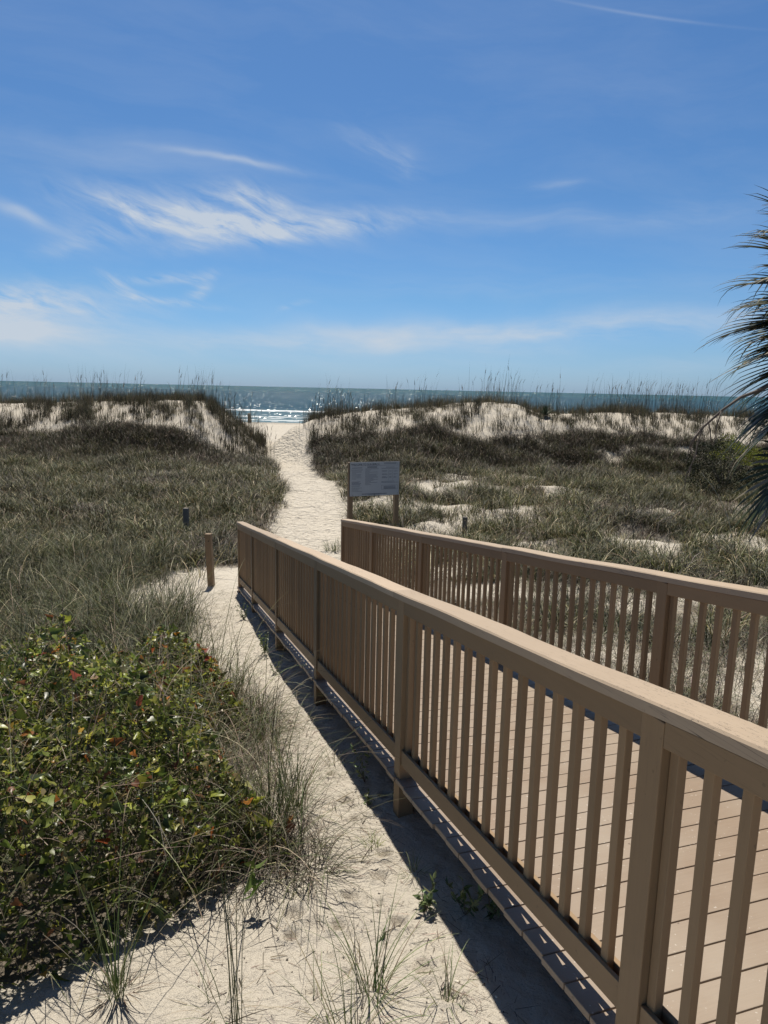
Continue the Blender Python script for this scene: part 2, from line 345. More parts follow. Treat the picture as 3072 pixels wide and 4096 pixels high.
I = (np.arange(len(eys)-1)[:, None]*len(exs)+np.arange(len(exs)-1)[None]).ravel()
sea = npmesh('sea', np.stack([X, Y, Z], -1).reshape(-1, 3), np.stack([I, I+1, I+1+len(exs), I+len(exs)], 1), sea_mat(), smooth=True)
tag(sea, kind='structure')

# ------------------------------------------------------------------ ramp deck
RZ = math.atan2(DY, DX); ORG = (EX, EY, EZ)      # local x = down the ramp, local y = to the left, z = joint line height
HD, HRT, HRB, HF = 1.032, .857, .946, .076; WID = 1.65
TOP_T = -6.2; END_T = 7.96
def GT(t, n): return gz(EX+DX*t+NX*n, EY+DY*t+NY*n)-EZ
rp = empty('ramp', ORG, RZ); tag(rp, 'long sloping timber ramp of pinkish brown cross boards running down to the sand path', 'ramp')
me = MB(); t = .036-.1435*44
while t < END_T:
    jx = random.uniform(-.006, .006)
    me.box(t, min(t+.1375, END_T+.02), -WID-.089-.014+jx, .014+jx, -HD-.027, -HD+random.uniform(-.001, .001), SL); t += .1435
me.build('deck', M_deck, rp, bevel=.003)
for y in (-.19, -WID+.12, -(WID+.09)/2):
    me = MB(); me.box(TOP_T, 7.3, y-.02, y+.02, -HD-.17, -HD-.031, SL); me.build('stringer', M_stringer, rp)

# ------------------------------------------------------------------ railings
def cap_mesh(name, t0, t1, y0, y1, z0, z1, parent):
    # a board with slightly wavy weathered edges and eased corners
    n = max(2, int((t1-t0)/.06)); xs_ = np.linspace(t0, t1, n); prof = [(y0, z0), (y1, z0), (y1, z1-.006), (y1-.006, z1), (y0+.006, z1), (y0, z1-.006)]
    V = []; o = random.uniform(0, 90)
    for x in xs_:
        dz = (vn(x, 0, 1.4, o)-.5)*.008; dy = (vn(x, 0, 2.0, o+9)-.5)*.008; d2 = (vn(x, 0, 2.3, o+30)-.5)*.008; c = (vn(x, 0, 5, o+50)-.5)*.003
        for i, (y, z) in enumerate(prof):
            V.append((x, y+(dy if i in (0, 4, 5) else d2), z+dz*(.3 if z == z0 else 1)+(c if i in (3, 4) else 0)-SL*x))
    f = []; k = len(prof)
    for i in range(n-1):
        for j in range(k): f.append((i*k+j, i*k+(j+1) % k, (i+1)*k+(j+1) % k, (i+1)*k+j))
    f.append(tuple(range(k))); f.append(tuple((n-1)*k+j for j in range(k)))
    me = bpy.data.meshes.new(name); me.from_pydata(V, [], f); bm = bmesh.new(); bm.from_mesh(me); bmesh.ops.recalc_face_normals(bm, faces=bm.faces); bm.to_mesh(me); bm.free()
    return link(name, me, M_cap, parent)
bal_me = {}
def railing(side, joints, capj, label):
    """joints: t of each post's uphill edge, from the top down; side 0 left, 1 right"""
    root = empty('railing', ORG, RZ); tag(root, label, 'railing', 'railings of the ramp')
    yo = 0 if side == 0 else -WID        # left face of the post row; posts fill y from yo-.089 to yo
    Y = lambda a: yo-a
    for i, tj in enumerate(joints):
        last = i == len(joints)-1; me = MB(); g = min(GT(tj, -Y(.045)), -HD-SL*tj)-.25
        zt = -SL*(tj+.0445)-.001
        me.box(tj, tj+.089, Y(.089), Y(0), g, zt)
        ph = me.build('post', M_paintZ, root, bevel=.003)
        # carriage bolt heads
    for a, b in zip(joints[:-1], joints[1:]):
        x0, x1 = a+.0885, b
        for nm, z0, z1, of in (('top_rail', -HF, -.002, .001), ('bottom_rail', -HRB, -HRT, .008)):
            me = MB(); me.box(x0, x1-.0015, Y(.024), Y(of), z0, z1, SL)
            me.build(nm, M_paintX, root, bevel=.002)
            me = MB(); me.box(x0, x1-.0015, Y(.069), Y(.052), z0, z1, SL)
            me.build(nm, M_paintX, root, bevel=.002)
        c = x1-.0205; nb = 0
        while c > x0+.03:
            z0_, z1_ = -HRB+.012, -.004
            if 'b' not in bal_me:
                me = MB(); w = .0175; me.box(-w, w, -.0135, .0135, z0_, z1_); o = me.build('baluster', M_paintZ, root, bevel=.0035); bal_me['b'] = o.data; o.location = (c, Y(.038), -SL*c)
            else:
                o = bpy.data.objects.new('baluster', bal_me['b']); COL.objects.link(o); o.parent = root; o.location = (c, Y(.038), -SL*c)
            o.rotation_euler = (random.uniform(-.002, .002), random.uniform(-.003, .003), random.uniform(-.02, .02))
            c -= .12
    cj = capj
    for a, b in zip(cj[:-1], cj[1:]):
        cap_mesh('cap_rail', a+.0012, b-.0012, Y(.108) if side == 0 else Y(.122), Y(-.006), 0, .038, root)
    return root
JL = [-6.1, -4.05, -2.44*K, 0, 2.5566*K, 5.0098*K, 7.4677*K, 9.4484*K]; JL = sorted(JL)
JR = sorted([-6.1, -4.1, -2.07, -.0646*K, 2.3754*K, 4.846*K, 7.187*K, 9.190*K-.02])
JL = JL[1:]   # keep each bay's balusters countable
JR = JR[1:]
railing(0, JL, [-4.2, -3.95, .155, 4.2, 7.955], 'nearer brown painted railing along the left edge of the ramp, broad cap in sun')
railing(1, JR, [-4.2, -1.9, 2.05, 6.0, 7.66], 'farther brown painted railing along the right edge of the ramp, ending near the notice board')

# ------------------------------------------------------------------ loose timber posts
def stub(px, py, h, w, lean, m, label, group=None, hole=False, name='wooden_post'):
    p = gp(px, py); me = MB(); q = w/2
    lx, ly = lean
    me.hexa([(-q, -q, -.3), (q, -q, -.3), (q, q, -.3), (-q, q, -.3)]+[(sx*q+lx, sy*q+ly, h) for sx, sy in ((-1, -1), (1, -1), (1, 1), (-1, 1))])
    o = me.build(name, m, None, bevel=.004); o.location = p; o.rotation_euler = (0, 0, -.1); tag(o, label, 'post', group)
    if hole:
        mm, _, _ = mat('bolt_hole_dark', (.01, .01, .01), .9)
        h2 = MB(); z = h-.115; fx = lx*z/h
        h2.tube([(fx+.012, -q+ly*z/h-.0015, z), (fx+.012, -q+.006+ly*z/h, z)], .010, 12); h2.build('bolt_hole', mm, o)
    return o
stub(848, 2345, .89, .098, (-.045, .0), M_paintZ, 'brown timber post with a bolt hole near its top, alone on the left sand', hole=True)
stub(746, 2135, .6, .11, (0, .0), M_oldpost, 'short dark weathered post in the grass left of the ramp end')
stub(1857, 2153, .50, .11, (0, .0), M_oldpost, 'short dark weathered post in the grass right of the notice board')
for (sx, y, h, lb) in ((997, 47, .45, 'tiny dark post left of the gap where the path meets the beach'), (1318, 46, .5, 'tiny dark post right of the gap where the path meets the beach')):
    v = ray(sx, 1680); x = v.x/v.y*y; me = MB(); me.tube([(0, 0, -.12), (0, 0, h)], .11, 10); me.tube([(0, 0, h), (0, 0, h+.06)], [.14, .06], 10)
    v2 = ray(sx, 1655 if sx > 1200 else 1652); zt = v2.z/v2.y*y
    o = me.build('marker_post', M_oldpost, None); o.location = (x, y, zt-h-.06); tag(o, lb, 'post')

# ------------------------------------------------------------------ notice board
def text_mesh(s, size, mtl, parent, loc, name, ax=1., bold=0.):
    cu_ = bpy.data.curves.new('t', 'FONT'); cu_.body = s; cu_.size = size; cu_.extrude = .0008; cu_.offset = bold
    ob = bpy.data.objects.new('t', cu_); COL.objects.link(ob); dg = bpy.context.evaluated_depsgraph_get(); dg.update()
    me = bpy.data.meshes.new_from_object(ob.evaluated_get(dg)); bpy.data.objects.remove(ob)
    me.materials.clear(); o = link(name, me, mtl, parent, loc); o.rotation_euler = (R(90), 0, 0); o.scale = (ax, 1, 1); return o
SG_D = 16.6
v = ray(1399, 2000); sgx, sgy = v.x/v.y*SG_D*.985, SG_D*.985
v2 = ray(1594, 2000); ex2, ey2 = v2.x/v2.y*SG_D*1.015, SG_D*1.015
sw = math.hypot(ex2-sgx, ey2-sgy); rz = math.atan2(ey2-sgy, ex2-sgx)
sgz = gz(sgx, sgy); vt = ray(1395, 1850); ztop = vt.z/vt.y*sgy; vb = ray(1399, 1986); zbot = vb.z/vb.y*sgy
sg = empty('notice_board', (sgx, sgy, sgz), rz); tag(sg, 'grey white beach notice board on two brown posts beyond the end of the right railing', 'sign')
M_panel, nt, b = mat('sign_panel', (.50, .53, .55), .45, .5); tc = nd(nt, 'ShaderNodeTexCoord').outputs['Object']
nt.links.new(mix(nt, noise(nt, tc, 3, 4), (.37, .39, .41), (.44, .455, .46)), b.inputs['Base Color'])
M_ink, _, _ = mat('sign_ink', (.03, .035, .05), .6); M_edge, _, _ = mat('sign_edge', (.06, .06, .06), .6)
me = MB(); a0, a1 = zbot-sgz, ztop-sgz; me.box(0, sw, -.006, .006, a0, a1); pn = me.build('panel', M_panel, sg)
me = MB(); me.box(-.006, sw+.006, .0065, .02, a0-.0, a1+.008); me.build('backing_board', M_edge, sg)
for x in (-.022, sw-.088):
    me = MB(); me.box(x, x+.11, .021, .115, -.4, a1-.006); me.build('post', M_paintZ, sg, bevel=.004)
Hh = a1-a0; U = lambda u: u*sw; W = lambda q: a0+Hh*(1-q)     # u across, q down
title = text_mesh('WELCOME TO OUR BEACH', .062, M_ink, pn, (U(.022), -.0075, W(.092)), 'lettering', 1.)
bb = [v_.co.x for v_ in title.data.vertices]; title.scale = (U(.56)/(max(bb)-min(bb)), 1, 1)
ln = MB()
def bar(u0, u1, q, th=.0035, dk=0): ln.box(U(u0), U(u1), -.0075, -.006, W(q)-th/2, W(q)+th/2)
bar(.015, .985, .103, .004)
random.seed(3)
bar(.02, .25, .213); bar(.02, .25, .235); bar(.30, .57, .19); bar(.30, .57, .208); bar(.63, .98, .19); bar(.63, .98, .205)
for q in (.165,): bar(.03, .24, q, .010)
for q in (.135, .163): bar(.34, .54, q, .009)
for q in (.03, .06): bar(.68, .93, q, .008)
bar(.72, .9, .16, .007)
q = .26
while q < .52: bar(.03, random.choice([.21, .23, .12, .22]), q, .0045); q += .033
for q in (.575, .60, .625, .65, .69, .72, .76, .79, .82, .86): bar(.03, random.uniform(.15, .25), q, .006 if q < .66 else .0045)
q = .235
while q < .68: bar(.30, random.choice([.56, .53, .47, .42, .55, .39]), q, .005); q += .031
for q in (.26, .29, .36, .38, .44, .46, .48): bar(.64, random.uniform(.72, .76), q, .005); bar(.79, .84, q, .004); bar(.88, random.uniform(.92, .97), q, .004)
bar(.63, .9, .585, .006); bar(.63, .99, .62, .006)
for q in (.735, .77, .80): bar(.68, .93, q, .009)
for q in (.70, .825): bar(.635, .965, q, .003)
for u in (.635, .965): ln.box(U(u)-.0015, U(u)+.0015, -.0075, -.006, W(.825), W(.70))
for u in (.775, .86): ln.box(U(u)-.001, U(u)+.001, -.0075, -.006, W(.56), W(.22))
bar(.24, .75, .945, .012); bar(.36, .60, .973, .007)
ln.build('printed_lines', M_ink, pn)
for (u, q) in ((.02, .05), (.95, .05), (.055, .965), (.97, .95), (.5, .04), (.49, .96)):
    me = MB(); me.tube([(U(u), -.0062, W(q)), (U(u), -.012, W(q))], .008, 10); me.build('bolt', M_edge, pn)

# ------------------------------------------------------------------ blades
def blades(base, az, L, lean, curl, w, K_, col, twist=0.):
    N = len(base); P = np.array(base, float); V = np.zeros((N, K_+1, 2, 3)); wd = np.stack([-np.sin(az), np.cos(az), np.full(N, twist)], 1); wd /= np.linalg.norm(wd, axis=1)[:, None]
    for k in range(K_+1):
        f = k/K_; ww = (w*(1-.9*f**2)*.5)[:, None]
        V[:, k, 0] = P-wd*ww; V[:, k, 1] = P+wd*ww
        th = lean+curl*((k+.5)/K_)**1.4; st = (L/K_)[:, None]
        P = P+st*np.stack([np.sin(th)*np.cos(az), np.sin(th)*np.sin(az), np.cos(th)], 1)
    i0 = (np.arange(N)*(K_+1)*2)[:, None]+(np.arange(K_)*2)[None]
    Q = np.stack([i0, i0+1, i0+3, i0+2], -1).reshape(-1, 4)
    C = np.repeat(col, (K_+1)*2, axis=0)
    return V.reshape(-1, 3), Q, C
def join(parts):
    V, Q, C = [], [], []; o = 0
    for v, q, c in parts: V.append(v); Q.append(q+o); C.append(c); o += len(v)
    return np.concatenate(V), np.concatenate(Q), np.concatenate(C)
def pick(N, cols, wts, var=.25):
    cols = np.array(cols); i = rng.choice(len(cols), N, p=np.array(wts)/sum(wts)); c = cols[i]
    return np.clip(c*(1+var*rng.normal(size=(N, 1)))*(1+.06*rng.normal(size=(N, 3))), .004, 1)
OLIVE = [(.062, .07, .022), (.03, .036, .011), (.10, .102, .034), (.18, .15, .07), (.38, .33, .21)]
DRY = [(.135, .105, .075), (.08, .062, .046), (.21, .17, .125), (.04, .032, .026), (.36, .31, .24)]
def sample(n, x0, x1, y0, y1, fn):
    x = rng.uniform(x0, x1, n); y = rng.uniform(y0, y1, n); k = rng.random(n) < fn(x, y); return x[k], y[k]
def tufts(x, y, nb, rad, hmin, hmax, w, K_, cols, wts, curlr=(.6, 1.9), leanr=(.05, .6), dens=None, var=.25):
    T = len(x); hs = hmin+(hmax-hmin)*rng.random(T)**1.5*1.25; tint = 1+.38*rng.normal(size=(T, 1)); idx = np.repeat(np.arange(T), nb); N = len(idx)
    r = rad*np.sqrt(rng.random(N)); a = rng.uniform(0, 2*np.pi, N); bx = x[idx]+r*np.cos(a); by = y[idx]+r*np.sin(a)
    az = a+rng.normal(size=N)*.9; L = hs[idx]*rng.uniform(.55, 1.25, N)
    c = pick(N, cols, wts, var)*np.clip(tint*(.55+.9*fb(x, y, .7, 3, 101)[:, None]), .4, 1.7)[idx]
    base = np.stack([bx, by, H(bx, by, False)-.02], 1)
    return blades(base, az, L, rng.uniform(*leanr, N), rng.uniform(*curlr, N), w*rng.uniform(.7, 1.3, N), K_, c, rng.normal()*0)
fr = lambda x, y, m_=2.5: (np.abs(x) < .56*np.clip(y, 0, 99)+m_)
tone = lambda x, y: fb(x, y, .35, 3, 55)       # >.5 greener, <.5 drier
# flat between the ramp end and the dunes
x, y = sample(36000, -20, 20, 11.5, 33.5, lambda x, y: veg(x, y)*fr(x, y)*np.clip(tone(x, y)*2.4-.5, .1, 1)*.42)
far1 = tufts(x, y, 24, .22, .28, .62, .0125, 4, OLIVE, [3, 4, 2.6, 2, 2.2], (.7, 2.3), (.05, .6))
x, y = sample(30000, -20, 20, 11.5, 34, lambda x, y: veg(x, y)*fr(x, y)*np.clip(1.6-tone(x, y)*2.4, .12, 1)*.36)
far2 = tufts(x, y, 22, .24, .22, .52, .0125, 4, DRY, [3, 2.5, 2, 3.5, 1.9], (.8, 2.4), (.2, .9))
# dune face scrub
x, y = sample(30000, -24, 24, 28.5, 36.5, lambda x, y: veg(x, y)*ss(27.0, 32.5, y)*.9*(.45+.75*ss(.4,.6,fb(x, y, .9, 2, 7)))*ss(34.6, 33.6, y+2.2*(fb(x, y, .5, 3, 44)-.5)))
face = tufts(x, y, 26, .3, .25, .6, .016, 3, [(.085, .07, .052), (.14, .115, .088), (.045, .043, .03), (.27, .23, .18), (.07, .08, .035)], [3, 3, 2.6, 1.8, 2], (.5, 2.2), (.1, .9))
# upper dune: thin upright tufts on white sand
x, y = sample(9000, -24, 24, 34.3, 40.5, lambda x, y: fr(x, y, 3)*(pathd(x, y) > 1.2)*np.clip(.22+1.8*(fb(x, y, 1.1, 2, 14)-.46), .08, .8)*(1+.9*(x < -6))*.95)
upper = tufts(x, y, 16, .16, .25, .65, .014, 3, [(.085, .075, .05), (.13, .115, .075), (.22, .19, .13), (.07, .075, .035)], [3, 3, 1.5, 2], (.1, .9), (.02, .35))
x, y = sample(5200, -18, 18, 7.5, 31, lambda x, y: (veg(x, y) > .72)*fr(x, y)*((x > 2)+(y > 12)+(x < -3.5) > 0)*.5)
bun = tufts(x, y, 70, .30, .42, .72, .0115, 5, OLIVE, [3, 4, 2, 1.6, 1.5], (1.0, 2.6), (.05, .75))
V, Q, C = join([far1, bun]); tag(npmesh('dune_grass', V, Q, M_grass, col=C), 'olive green grass tufts spread over the flat behind the dunes', 'grass', kind='stuff')
V, Q, C = join([far2]); tag(npmesh('dry_grass', V, Q, M_grass, col=C), 'grey brown dry grass mixed over the flat behind the dunes', 'grass', kind='stuff')
clump = lambda x, y: ss(.56, .62, fb(x, y, .62, 3, 203))
x, y = sample(16000, -18, 18, 8.0, 30, lambda x, y: np.clip(veg(x, y), 0, 1)*fr(x, y)*clump(x, y)*.55)
dk = tufts(x, y, 30, .26, .25, .6, .012, 4, [(.05, .042, .034), (.035, .035, .022), (.09, .075, .06), (.24, .205, .165)], [3, 3, 2, 1.4], (.9, 2.8), (.1, 1.0))
V, Q, C = join([face, dk]); tag(npmesh('dune_scrub', V, Q, M_grass, col=C), 'dark low scrub covering the landward face of the dunes', 'scrub', kind='stuff')
V, Q, C = join([upper]); tag(npmesh('crest_grass', V, Q, M_grass, col=C), 'thin upright tufts on the white sand of the dune tops', 'grass', kind='stuff')
# sea oats stalks along the crest
def oats(n, x0, x1, y0, y1, fn, h0, h1, w):
    x, y = sample(n, x0, x1, y0, y1, fn); k = rng.integers(2, 8, len(x)); idx = np.repeat(np.arange(len(x)), k); N = len(idx)
    bx = x[idx]+rng.normal(size=N)*.18; by = y[idx]+rng.normal(size=N)*.18; az = rng.normal(size=N)*1.2+.1
    L = (h0+(h1-h0)*rng.random(N)**.8)*np.clip(1+.15*rng.normal(size=len(x)), .6, 1.4)[idx]
    c = pick(N, [(.06, .055, .036), (.11, .09, .055), (.045, .04, .03)], [3, 2, 2])
    base = np.stack([bx, by, H(bx, by, False)-.02], 1)
    st = blades(base, az, L, rng.uniform(0, .13, N), rng.uniform(.05, .5, N), np.full(N, w), 4, c)
    # seed heads
    tip = st[0].reshape(N, 5, 2, 3).mean(2)[:, 3]; hd = rng.random(N) < .35
    h = blades(tip[hd], az[hd], np.full(hd.sum(), .32), rng.uniform(.1, .5, hd.sum()), rng.uniform(.4, 1.2, hd.sum()), np.full(hd.sum(), w*2.2), 3, c[hd]*1.2)
    return join([st, h])
o1 = oats(2300, -26, 26, 36.2, 40.5, lambda x, y: np.clip(.22+1.5*(fb(x, 0*x, .33, 2, 91)-.45), .12, .6)*np.exp(-((y-38.8)/1.1)**2)*(pathd(x, y) > 1.1), .8, 2.0, .0125)
o2 = oats(520, -9, 0, 33, 41, lambda x, y: (pathd(x, y) > 1.05)*(pathd(x, y) < 4.0)*.5, .5, 1.35, .012)
o3 = oats(150, -18, 20, 14, 35, lambda x, y: (veg(x, y) > .3)*.25, .4, .9, .008)
o4 = oats(1500, -24, 24, 33.5, 38.8, lambda x, y: (pathd(x, y) > 1.1)*np.clip(.15+1.2*(fb(x, y, .6, 2, 141)-.45), .05, .6)*(1+.6*(x < -5)), .3, .95, .010)
V, Q, C = join([o1, o2, o3, o4]); tag(npmesh('sea_oats', V, Q, M_grass, col=C), 'tall thin sea oats stalks standing along the dune crests against sea and sky', 'grass', kind='stuff')

# near field: long arching grass left of the sand strip
def nearfn(x, y):
    t, n = TN(x, y); return ((n < -.72)+0.)*np.clip(veg(x, y), 0, 1)*(bush_u(x, y) < .45)
x, y = sample(4200, -8.5, -.6, 4.6, 13.5, lambda x, y: nearfn(x, y)*(np.abs(x) < .56*y+1.6)*.7)
n1 = tufts(x, y, 24, .15, .32, .95, .0062, 8, [(.062, .07, .026), (.034, .04, .015), (.095, .098, .04), (.19, .165, .095), (.38, .33, .22)], [3, 4, 2.5, 1.2, .9], (.8, 2.5), (.02, .5))
x, y = sample(3000, -8.5, -.6, 4.6, 13.5, lambda x, y: nearfn(x, y)*(np.abs(x) < .56*y+1.6)*np.clip(1.5-tone(x, y)*2, .2, 1)*.7)
n2 = tufts(x, y, 22, .16, .16, .4, .005, 6, DRY, [3, 2, 3, 1, 2], (1., 3.), (.3, 1.2))
x, y = sample(900, -5, -.6, 2.4, 7.0, lambda x, y: (bush_u(x, y) > .12)*(np.abs(x) < .56*y+.8)*(.12+.6*(y > 5.0)))
n3 = tufts(x, y, 9, .12, .8, 1.35, .005, 10, [(.09, .105, .04), (.16, .16, .08), (.30, .26, .17)], [3, 2, 1.3], (.5, 2.2), (.02, .4))
x, y = sample(1500, -3.4, -.4, 2.9, 7.5, lambda x, y: (bush_u(x, y) > -.25)*(bush_u(x, y) < .55)*(TN(x, y)[1] > -1.55)*.32)
n4 = tufts(x, y, 6, .14, .45, .95, .0045, 9, [(.06, .07, .028), (.10, .105, .045), (.14, .115, .075), (.30, .26, .17)], [3, 2.5, 2, 1.2], (.6, 2.4), (.03, .7))
V, Q, C = join([n1, n2, n3, n4]); tag(npmesh('arching_grass', V, Q, M_grass, col=C), 'long arching green and straw grass in the hollow left of the ramp', 'grass', kind='stuff')
# right of the ramp
x, y = sample(5200, 1.5, 10, 3.2, 13.5, lambda x, y: (TN(x, y)[1] > 1.95)*veg(x, y)*(x < .56*y+2.2)*.6)
r1 = tufts(x, y, 24, .18, .2, .45, .006, 5, [(.07, .08, .034), (.10, .10, .05), (.17, .15, .10), (.12, .095, .07), (.065, .053, .042), (.30, .27, .21)], [2.5, 2, 2, 2.5, 2, 1.3], (.8, 2.8), (.1, 1.0))
tag(npmesh('tangled_grass', *r1[:2], M_grass, col=r1[2]), 'tangled brown and green grass beyond the right railing', 'grass', kind='stuff')
# wiry wisps round the bush edge and over the sand strip
def wisps(n, fn, x0, x1, y0, y1, nb, L, w, cols, wts, curl=(1., 3.2), lean=(.2, 1.3), rad=.1):
    x, y = sample(n, x0, x1, y0, y1, fn); return tufts(x, y, nb, rad, L[0], L[1], w, 8, cols, wts, curl, lean)
edge = lambda x, y: (bush_u(x, y) > -.22)*(bush_u(x, y) < .35)*(y < 7.5)*(TN(x, y)[1] > -1.5)*(y > 3)+0.
w1 = wisps(1150, lambda x, y: edge(x, y)*.8, -3.2, -.3, 3.0, 7.0, 24, (.22, .62), .0036, [(.12, .095, .07), (.28, .24, .17), (.06, .048, .036), (.08, .09, .04)], [3, 1.6, 3, 2.5])
w2 = wisps(900, lambda x, y: (TN(x, y)[1] < -.22)*(TN(x, y)[1] > -1.2)*np.clip(-TN(x, y)[1]-.05, .1, 1)*.95*(bush_u(x, y) < .1), -3.6, .6, 3.4, 12, 7, (.15, .6), .003, [(.26, .22, .16), (.12, .13, .06), (.16, .12, .09)], [3, 2, 2])
V, Q, C = join([w1, w2]); tag(npmesh('dry_wisps', V, Q, M_grass, col=C), 'wiry dead grass wisps trailing from the thicket over the sand', 'grass', kind='stuff')
# short straws, twigs and crumbs lying on the sand
N = 4800; t = rng.uniform(-2.6, 8, N); n = -.05-rng.random(N)**1.3*1.15; bx = EX+DX*t+NX*n; by = EY+DY*t+NY*n
lt = blades(np.stack([bx, by, H(bx, by)+.003], 1), rng.uniform(0, 6.28, N), rng.uniform(.01, .11, N)**1.0, rng.uniform(1.35, 1.6, N), rng.normal(size=N)*.15, rng.uniform(.0012, .0032, N), 4, pick(N, [(.16, .12, .09), (.28, .22, .16), (.07, .055, .045)], [2, 2, 2]))
N = 420; t = rng.uniform(-2.4, 8, N); n = -.1-rng.random(N)*1.1; bx = EX+DX*t+NX*n; by = EY+DY*t+NY*n
l2 = blades(np.stack([bx, by, H(bx, by)+.006], 1), rng.uniform(0, 6.28, N), rng.uniform(.05, .2, N), rng.uniform(1.3, 1.55, N), rng.uniform(-.3, .5, N), rng.uniform(.003, .006, N), 6, pick(N, [(.10, .075, .055), (.05, .04, .03), (.22, .17, .12)], [2, 2, 1]), twist=.6)
N = 900; t = rng.uniform(-2.4, 8, N); n = -.1-rng.random(N)*1.1; bx = EX+DX*t+NX*n; by = EY+DY*t+NY*n
l3 = blades(np.stack([bx, by, H(bx, by)+.001], 1), rng.uniform(0, 6.28, N), rng.uniform(.006, .016, N), rng.uniform(.8, 1.5, N), rng.uniform(0, 2, N), rng.uniform(.004, .009, N), 3, pick(N, [(.05, .04, .03), (.12, .095, .07)], [2, 1]))
lt = join([lt, l2, l3])
tag(npmesh('sand_litter', *lt[:2], M_stem, col=lt[2]), 'brown straws and crumbs scattered over the sand beside the ramp', 'litter', kind='stuff')

# ------------------------------------------------------------------ leaves
def leaf_cloud(P, size, nrm_up, cols, lobed=True, droop=.4):
    N = len(P)
    if lobed: rows = [(0, .22, -.10), (.08, .36, -.05), (.24, .31, .0), (.45, .19, 0), (.72, .13, 0), (1, .008, 0)]
    else: rows = [(0, .02, 0), (.3, .17, 0), (.65, .14, 0), (1, .008, 0)]
    shape = np.array([q for (y, w, o) in rows for q in ((-w, y+o, 0), (0, y, 0), (w, y+o, 0))]); nv = len(shape)
    T = np.array([q for i in range(len(rows)-1) for q in ((i*3, i*3+1, i*3+4, i*3+3), (i*3+1, i*3+2, i*3+5, i*3+4))])
    up = rng.normal(size=(N, 3))*.75+np.array([0, 0, nrm_up]); up /= np.linalg.norm(up, axis=1)[:, None]
    d = rng.normal(size=(N, 3)); d[:, 2] -= droop; d -= (d*up).sum(1)[:, None]*up; d /= np.linalg.norm(d, axis=1)[:, None]
    r = np.cross(d, up); wx = rng.uniform(.75, 1.35, N); bend = rng.normal(size=N)*.35-.1; s = size[:, None, None]
    sh = np.repeat(shape[None], N, 0); sh[:, :, 0] *= wx[:, None]; sh[:, :, 0] += (rng.normal(size=N)*.12)[:, None]*sh[:, :, 1]**2
    sh[:, :, 2] += bend[:, None]*sh[:, :, 1]**2+np.abs(sh[:, :, 0])*rng.uniform(-.1, .8, N)[:, None]
    V = P[:, None]+s*(sh[..., 0:1]*r[:, None]+sh[..., 1:2]*d[:, None]+sh[..., 2:3]*up[:, None])
    Q = (np.arange(N)*nv)[:, None, None]+T[None]
    return V.reshape(-1, 3), Q.reshape(-1, 4), np.repeat(cols, nv, axis=0)
def bush_pts(N, top=.55, sel=None):
    out = []
    while sum(len(o) for o in out) < N:
        x = rng.uniform(-5.2, -.4, 40000); y = rng.uniform(1.7, 7.0, 40000); h = bush_h(x, y); k = (h > .04)*(np.abs(x) < .56*y+1.9)
        if sel is not None: k = k*(rng.random(len(x)) < sel(x, y))
        x, y, h = x[k > 0], y[k > 0], h[k > 0]
        f = np.where(rng.random(len(x)) < top, 1-np.abs(rng.normal(size=len(x)))*.13, rng.random(len(x))); f = np.clip(f, .03, 1.06)
        out.append(np.stack([x, y, H(x, y, False)+h*f+.02], 1))
    return np.concatenate(out)[:N]
GREEN = [(.09, .12, .028), (.15, .185, .04), (.26, .285, .06), (.045, .062, .018), (.42, .43, .07), (.45, .28, .06), (.46, .17, .05), (.22, .10, .055), (.32, .27, .14)]
bp = gp(600, 3500); vt_ = empty('vine_thicket', (-2.2, 4.2, gz(-2.2, 4.2))); off = np.array([-2.2, 4.2, gz(-2.2, 4.2)])
tag(vt_, 'dense mounded thicket of green vines with yellow and orange leaves at lower left', 'bush')
P = bush_pts(25000, .6); sz = np.clip(rng.normal(size=len(P))*.014+.040, .018, .08)
V, Q, C = leaf_cloud(P-off, sz, .55, pick(len(P), GREEN, [4.5, 5, 3.8, 3.5, 1.5, .22, .12, .35, 1.6], .2)); npmesh('foliage', V, Q, M_leaf, vt_, C)
P = bush_pts(36000, .5); sz = rng.uniform(.012, .03, len(P))
V2, Q2, C2 = leaf_cloud(P-off, sz, .3, pick(len(P), GREEN, [4, 4, 3, 3, .6, .1, .05, .3, 2.4], .2), False); o = npmesh('small_leaves', V2, Q2, M_leaf, vt_, C2)
P = bush_pts(560, 1., lambda x, y: .13+.87*(y > 4.6)*(x > -2.6)); P[:, 2] += .02; P = P[:420]; V3, Q3, C3 = leaf_cloud(P-off, rng.uniform(.04, .075, len(P)), .3, pick(len(P), [(.48, .20, .035), (.42, .12, .03), (.42, .42, .05), (.30, .07, .05)], [3, 2, 3, 1.5], .15))
npmesh('turning_leaves', V3, Q3, M_leaf, vt_, C3)
P = bush_pts(9000, .4); N = len(P)
st = blades(P-off-np.array([0, 0, .05]), rng.uniform(0, 6.28, N), rng.uniform(.12, .5, N), rng.uniform(.2, 1.6, N), rng.uniform(-1., 2.2, N), rng.uniform(.0025, .005, N), 7, pick(N, [(.09, .10, .035), (.16, .12, .08), (.06, .05, .035), (.26, .22, .15)], [3, 3, 2, 1]))
npmesh('stems', *st[:2], M_stem, vt_, st[2])
# one thick cane arching over the thicket
v = [gp(a, b_) for a, b_ in ((60, 2860), (330, 2800))]
pts = []
for i in range(13):
    f = i/12; px = 40+f*460; py = 2855-75*math.sin(f*2.2)+f*30; r_ = ray(px, py); yy = 4.6-.1*f; q = r_*(yy/r_.y); pts.append(Vector(q)-Vector(off))
me = MB(); me.tube(pts, [.007-.004*i/12 for i in range(13)], 6); M_cane, _, _ = mat('cane', (.10, .075, .055), .6); me.build('cane', M_cane, vt_, smooth=True)

